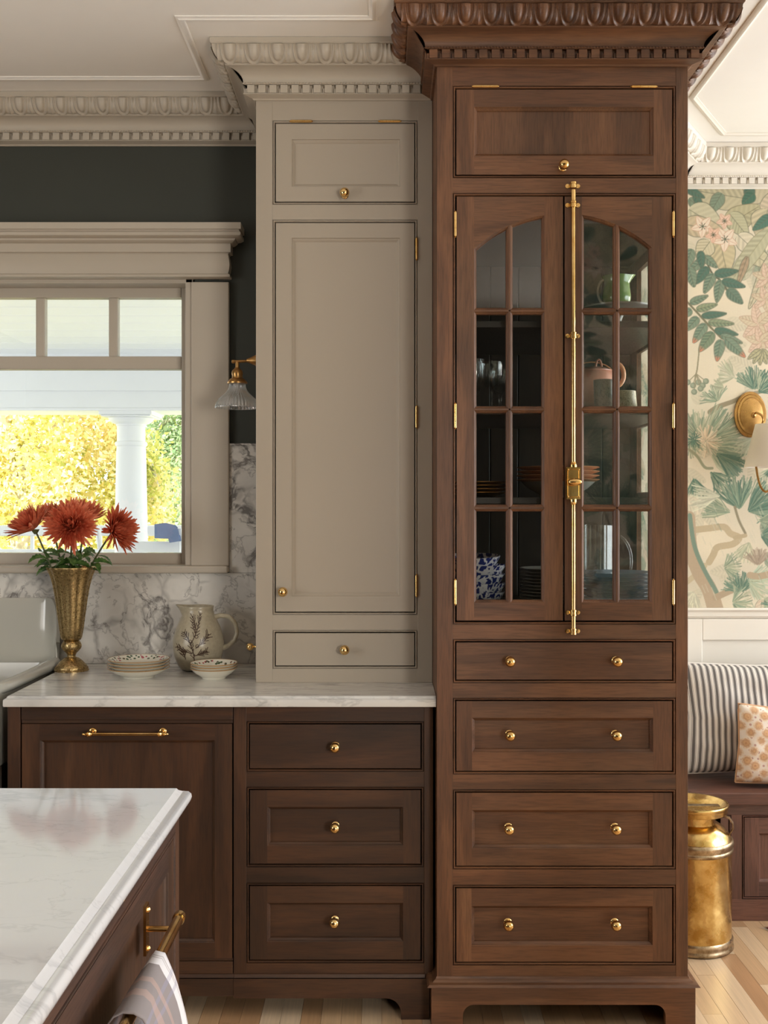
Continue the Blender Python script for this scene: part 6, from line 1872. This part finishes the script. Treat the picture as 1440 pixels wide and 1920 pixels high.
m.lathe([(rw(29), -0.06), (rw(31), 0.1), (rw(31.5), 0.5), (rw(31), 1.0), (rw(29.5), 1.4), (rw(27.5), zc2(850)), (rw(26.5), zc2(838)), (rw(29), zc2(836)), (rw(30), zc2(832.5)), (rw(29), zc2(829)), (rw(26), zc2(828)), (rw(26), zc2(800)),
         (rw(28), zc2(798)), (rw(28), zc2(796)), (rw(34), zc2(794)), (rw(40), zc2(789)), (rw(42), zc2(785)), (rw(40), zc2(783))], 48, (cxx, cyy, 0)); m.build('shaft', M['porch'], colm, smooth=True, angle=35)
rl = thing('porch_railing', 'white porch railing behind the column seen through the window', 'railing', (-3, Y(8.6), 0))
DR = 8.6
m = MB(); m.box(-7, 0.60, Y(DR), Y(DR) + 0.07, Z(1005, DR), Z(985, DR)); m.build('top_rail', M['porch'], rl, bevel=0.008)
m = MB(); m.box(-7, 0.60, Y(DR) + 0.01, Y(DR) + 0.06, Z(1036, DR), Z(1030, DR)); m.build('middle_rail', M['porch'], rl, bevel=0.004)
for px in (-40, 58, 186, 352):
    m = MB(); m.box(X(px, DR) - 0.012, X(px, DR) + 0.012, Y(DR) + 0.02, Y(DR) + 0.05, 0.0, Z(1004, DR)); m.build('baluster', M['porch'], rl)
# rocking chair with a blue cushion
DCH = 7.3; chx = X(312, DCH)
ch = thing('porch_chair', 'white high-backed porch chair with slate blue tufted cushion outside the window', 'chair', (chx, Y(DCH), -0.06))
zz = lambda p: Z(p, DCH); q0, q1 = X(290, DCH), X(334, DCH)
for xx_ in (q0 - 0.40, q1): 
    m = MB(); m.tube([(xx_ + 0.04, Y(DCH) + 0.5, -0.03), (xx_, Y(DCH) + 0.06, zz(990))], 0.018, 8); m.build('back_post', M['porch'], ch)
    m = MB(); m.tube([(xx_ + 0.04, Y(DCH) + 0.5, 0.35), (xx_ + 0.04, Y(DCH) + 0.95, 0.35)], 0.018, 8); m.build('seat_rail', M['porch'], ch)
    m = MB(); m.tube([(xx_ + 0.04, Y(DCH) + 0.95, -0.03), (xx_ + 0.04, Y(DCH) + 0.95, 0.6)], 0.018, 8); m.build('leg', M['porch'], ch)
m = MB(); m.box(q0 - 0.40, q1 + 0.04, Y(DCH) + 0.50, Y(DCH) + 0.97, 0.35, 0.38); m.build('seat', M['porch'], ch)
m = MB(); m.box(q1 - 0.42, q1 - 0.0, Y(DCH) + 0.06, Y(DCH) + 0.10, zz(1036), zz(1016)); m.build('back_slat', M['porch'], ch)
M['bluec'] = plain('slate_blue_canvas', (120, 136, 170), 0.8, vary=0.12)
m = MB(); m.add([(X(293, DCH), Y(DCH), zz(986)), (X(308, DCH), Y(DCH), zz(984)), (X(324, DCH), Y(DCH), zz(988)), (X(330, DCH), Y(DCH), zz(994)), (X(333, DCH), Y(DCH), zz(1012)), (X(320, DCH), Y(DCH), zz(1014)), (X(318, DCH), Y(DCH), zz(1007)), (X(293, DCH), Y(DCH), zz(1006))], [])
v0 = list(m.v); n = len(v0); m.v += [(p[0], p[1] + 0.06, p[2]) for p in v0]
m.f = [tuple(range(n)), tuple(reversed(range(n, 2*n)))] + [(i, (i+1) % n, n + (i+1) % n, n + i) for i in range(n)]; m.m = [0] * len(m.f)
m.build('cushion', M['bluec'], ch, bevel=0.012)

grd = MB(); grd.box(-40, 40, 5.4, 60, -1.2, -1.0); struct(grd.build('ground', plain('autumn_lawn', (214, 214, 176), 0.9, vary=0.3, scale=1)))
def tree(name, label, cx, cy, zc_, rx, ry, rz, n, size, mat, mat2, seed, trunk=0.16, trunkm=None, group='trees beyond the porch', mix=0.0):
    th_ = thing(name, label, 'tree', (cx, cy, -1.0), group=group)
    r_ = np.random.RandomState(seed)
    # clumps of leaves
    nc = 46
    d = r_.randn(nc, 3); d /= np.linalg.norm(d, axis=1)[:, None]
    cc = d * (r_.rand(nc, 1) ** 0.4) * np.array([rx, ry, rz]) * 0.85 + np.array([cx, cy, zc_])
    k_ = r_.randint(0, nc, n)
    p = cc[k_] + r_.randn(n, 3) * np.array([rx, ry, rz]) * 0.16
    p[:, 2] = np.maximum(p[:, 2], -0.95)
    a = r_.randn(n, 3); a /= np.linalg.norm(a, axis=1)[:, None]
    b = np.cross(a, r_.randn(n, 3)); b /= np.linalg.norm(b, axis=1)[:, None]
    sz = size * (0.6 + 0.8 * r_.rand(n, 1))
    v = np.stack([p - a * sz, p + b * sz * 0.55, p + a * sz, p - b * sz * 0.55], 1).reshape(-1, 3) - np.array([cx, cy, -1.0])
    me = bpy.data.meshes.new('foliage')
    me.vertices.add(4 * n); me.vertices.foreach_set('co', v.astype(np.float32).reshape(-1))
    me.loops.add(4 * n); me.loops.foreach_set('vertex_index', np.arange(4 * n, dtype=np.int32))
    me.polygons.add(n); me.polygons.foreach_set('loop_start', np.arange(n, dtype=np.int32) * 4)
    me.update(calc_edges=True)
    me.materials.append(mat); me.materials.append(mat2)
    idx = (r_.rand(nc) < mix)[k_].astype(np.int32); me.polygons.foreach_set('material_index', idx)
    o = bpy.data.objects.new('foliage', me); COL.objects.link(o); o.parent = th_; o['kind'] = 'stuff'
    m = MB(); pts = [(cx + 0.1 * math.sin(i * 1.3), cy + 0.08 * math.cos(i), -1.0 + i * (zc_ + rz * 0.7 + 1.0) / 7) for i in range(8)]
    m.tube(pts, [trunk * (1 - 0.09 * i) for i in range(8)], 10)
    for k2 in range(6):
        s0 = pts[3 + k2 % 4]; e = cc[(k2 * 7) % nc]
        m.tube([s0, ((s0[0]+e[0])/2, (s0[1]+e[1])/2, (s0[2]+e[2])/2 + 0.2), tuple(e)], [trunk*0.35, trunk*0.22, trunk*0.1], 6)
    m.build('trunk', trunkm or M['bark'], th_, smooth=True, angle=60)
s15 = 15
tree('autumn_tree', 'big yellow autumn tree at the left of the window view', -5.6, 11.0, 2.0, 2.1, 1.7, 3.0, 26000, 0.042, M['yel'], M['yelg'], 1, mix=0.12)
tree('autumn_tree', 'yellow autumn tree with pale trunk left of the porch column', -4.4, 9.6, 2.4, 1.25, 1.1, 2.4, 18000, 0.038, M['yel'], M['yelg'], 2, mix=0.18)
tree('autumn_tree', 'yellow green tree just right of the porch column', -3.35, 10.4, 1.6, 0.75, 0.8, 1.6, 9000, 0.036, M['yel'], M['yelg'], 3, mix=0.45)
tree('evergreen_tree', 'green conifer at the right edge of the window view', -3.3, 14.5, 2.4, 1.1, 1.1, 3.4, 20000, 0.045, M['grn'], M['yelg'], 4, mix=0.12)
tree('garden_shrub', 'yellow shrub below the porch railing', -5.3, 7.6, 0.1, 2.0, 0.7, 1.0, 16000, 0.032, M['yel'], M['yelg'], 5, mix=0.3, trunk=0.05)
tree('garden_shrub', 'greenish shrub behind the blue chair cushion', -2.9, 8.0, 0.2, 0.9, 0.6, 0.85, 8000, 0.032, M['yelg'], M['grn'], 6, mix=0.4, trunk=0.05)
# neighbour's house
hs = thing('neighbour_house', 'white clapboard house far behind the garden trees', 'house', (-3, 22, -1))
hw2 = plain('white_clapboard', (226, 228, 232), 0.7); hx0, hx1 = X(322, 23), X(322, 23) + 6
for i in range(22):
    z_ = -1 + i * 0.16
    m = MB(); m.add([(hx0, 19.36, z_), (hx1, 19.36, z_), (hx1, 19.40, z_ + 0.165), (hx0, 19.40, z_ + 0.165), (hx0, 19.5, z_), (hx1, 19.5, z_), (hx1, 19.5, z_ + 0.165), (hx0, 19.5, z_ + 0.165)], [(0,1,2,3), (4,7,6,5), (0,4,5,1), (3,2,6,7), (0,3,7,4), (1,5,6,2)])
    m.build('clapboard', hw2, hs)
m = MB(); m.box(hx0, hx1, 19.5, 25, -1, 2.5); m.build('wall', hw2, hs)
m = MB(); m.add([(hx0 - 0.3, 19.1, 2.45), (hx1 + 0.3, 19.1, 2.45), (hx1 + 0.3, 25.3, 2.45), (hx0 - 0.3, 25.3, 2.45), (hx0 - 0.3, 22.2, 4.3), (hx1 + 0.3, 22.2, 4.3)], [(0,1,5,4), (2,3,4,5), (0,4,3), (1,2,5), (0,3,2,1)]); m.build('roof', plain('grey_shingle', (120, 122, 126), 0.9), hs)
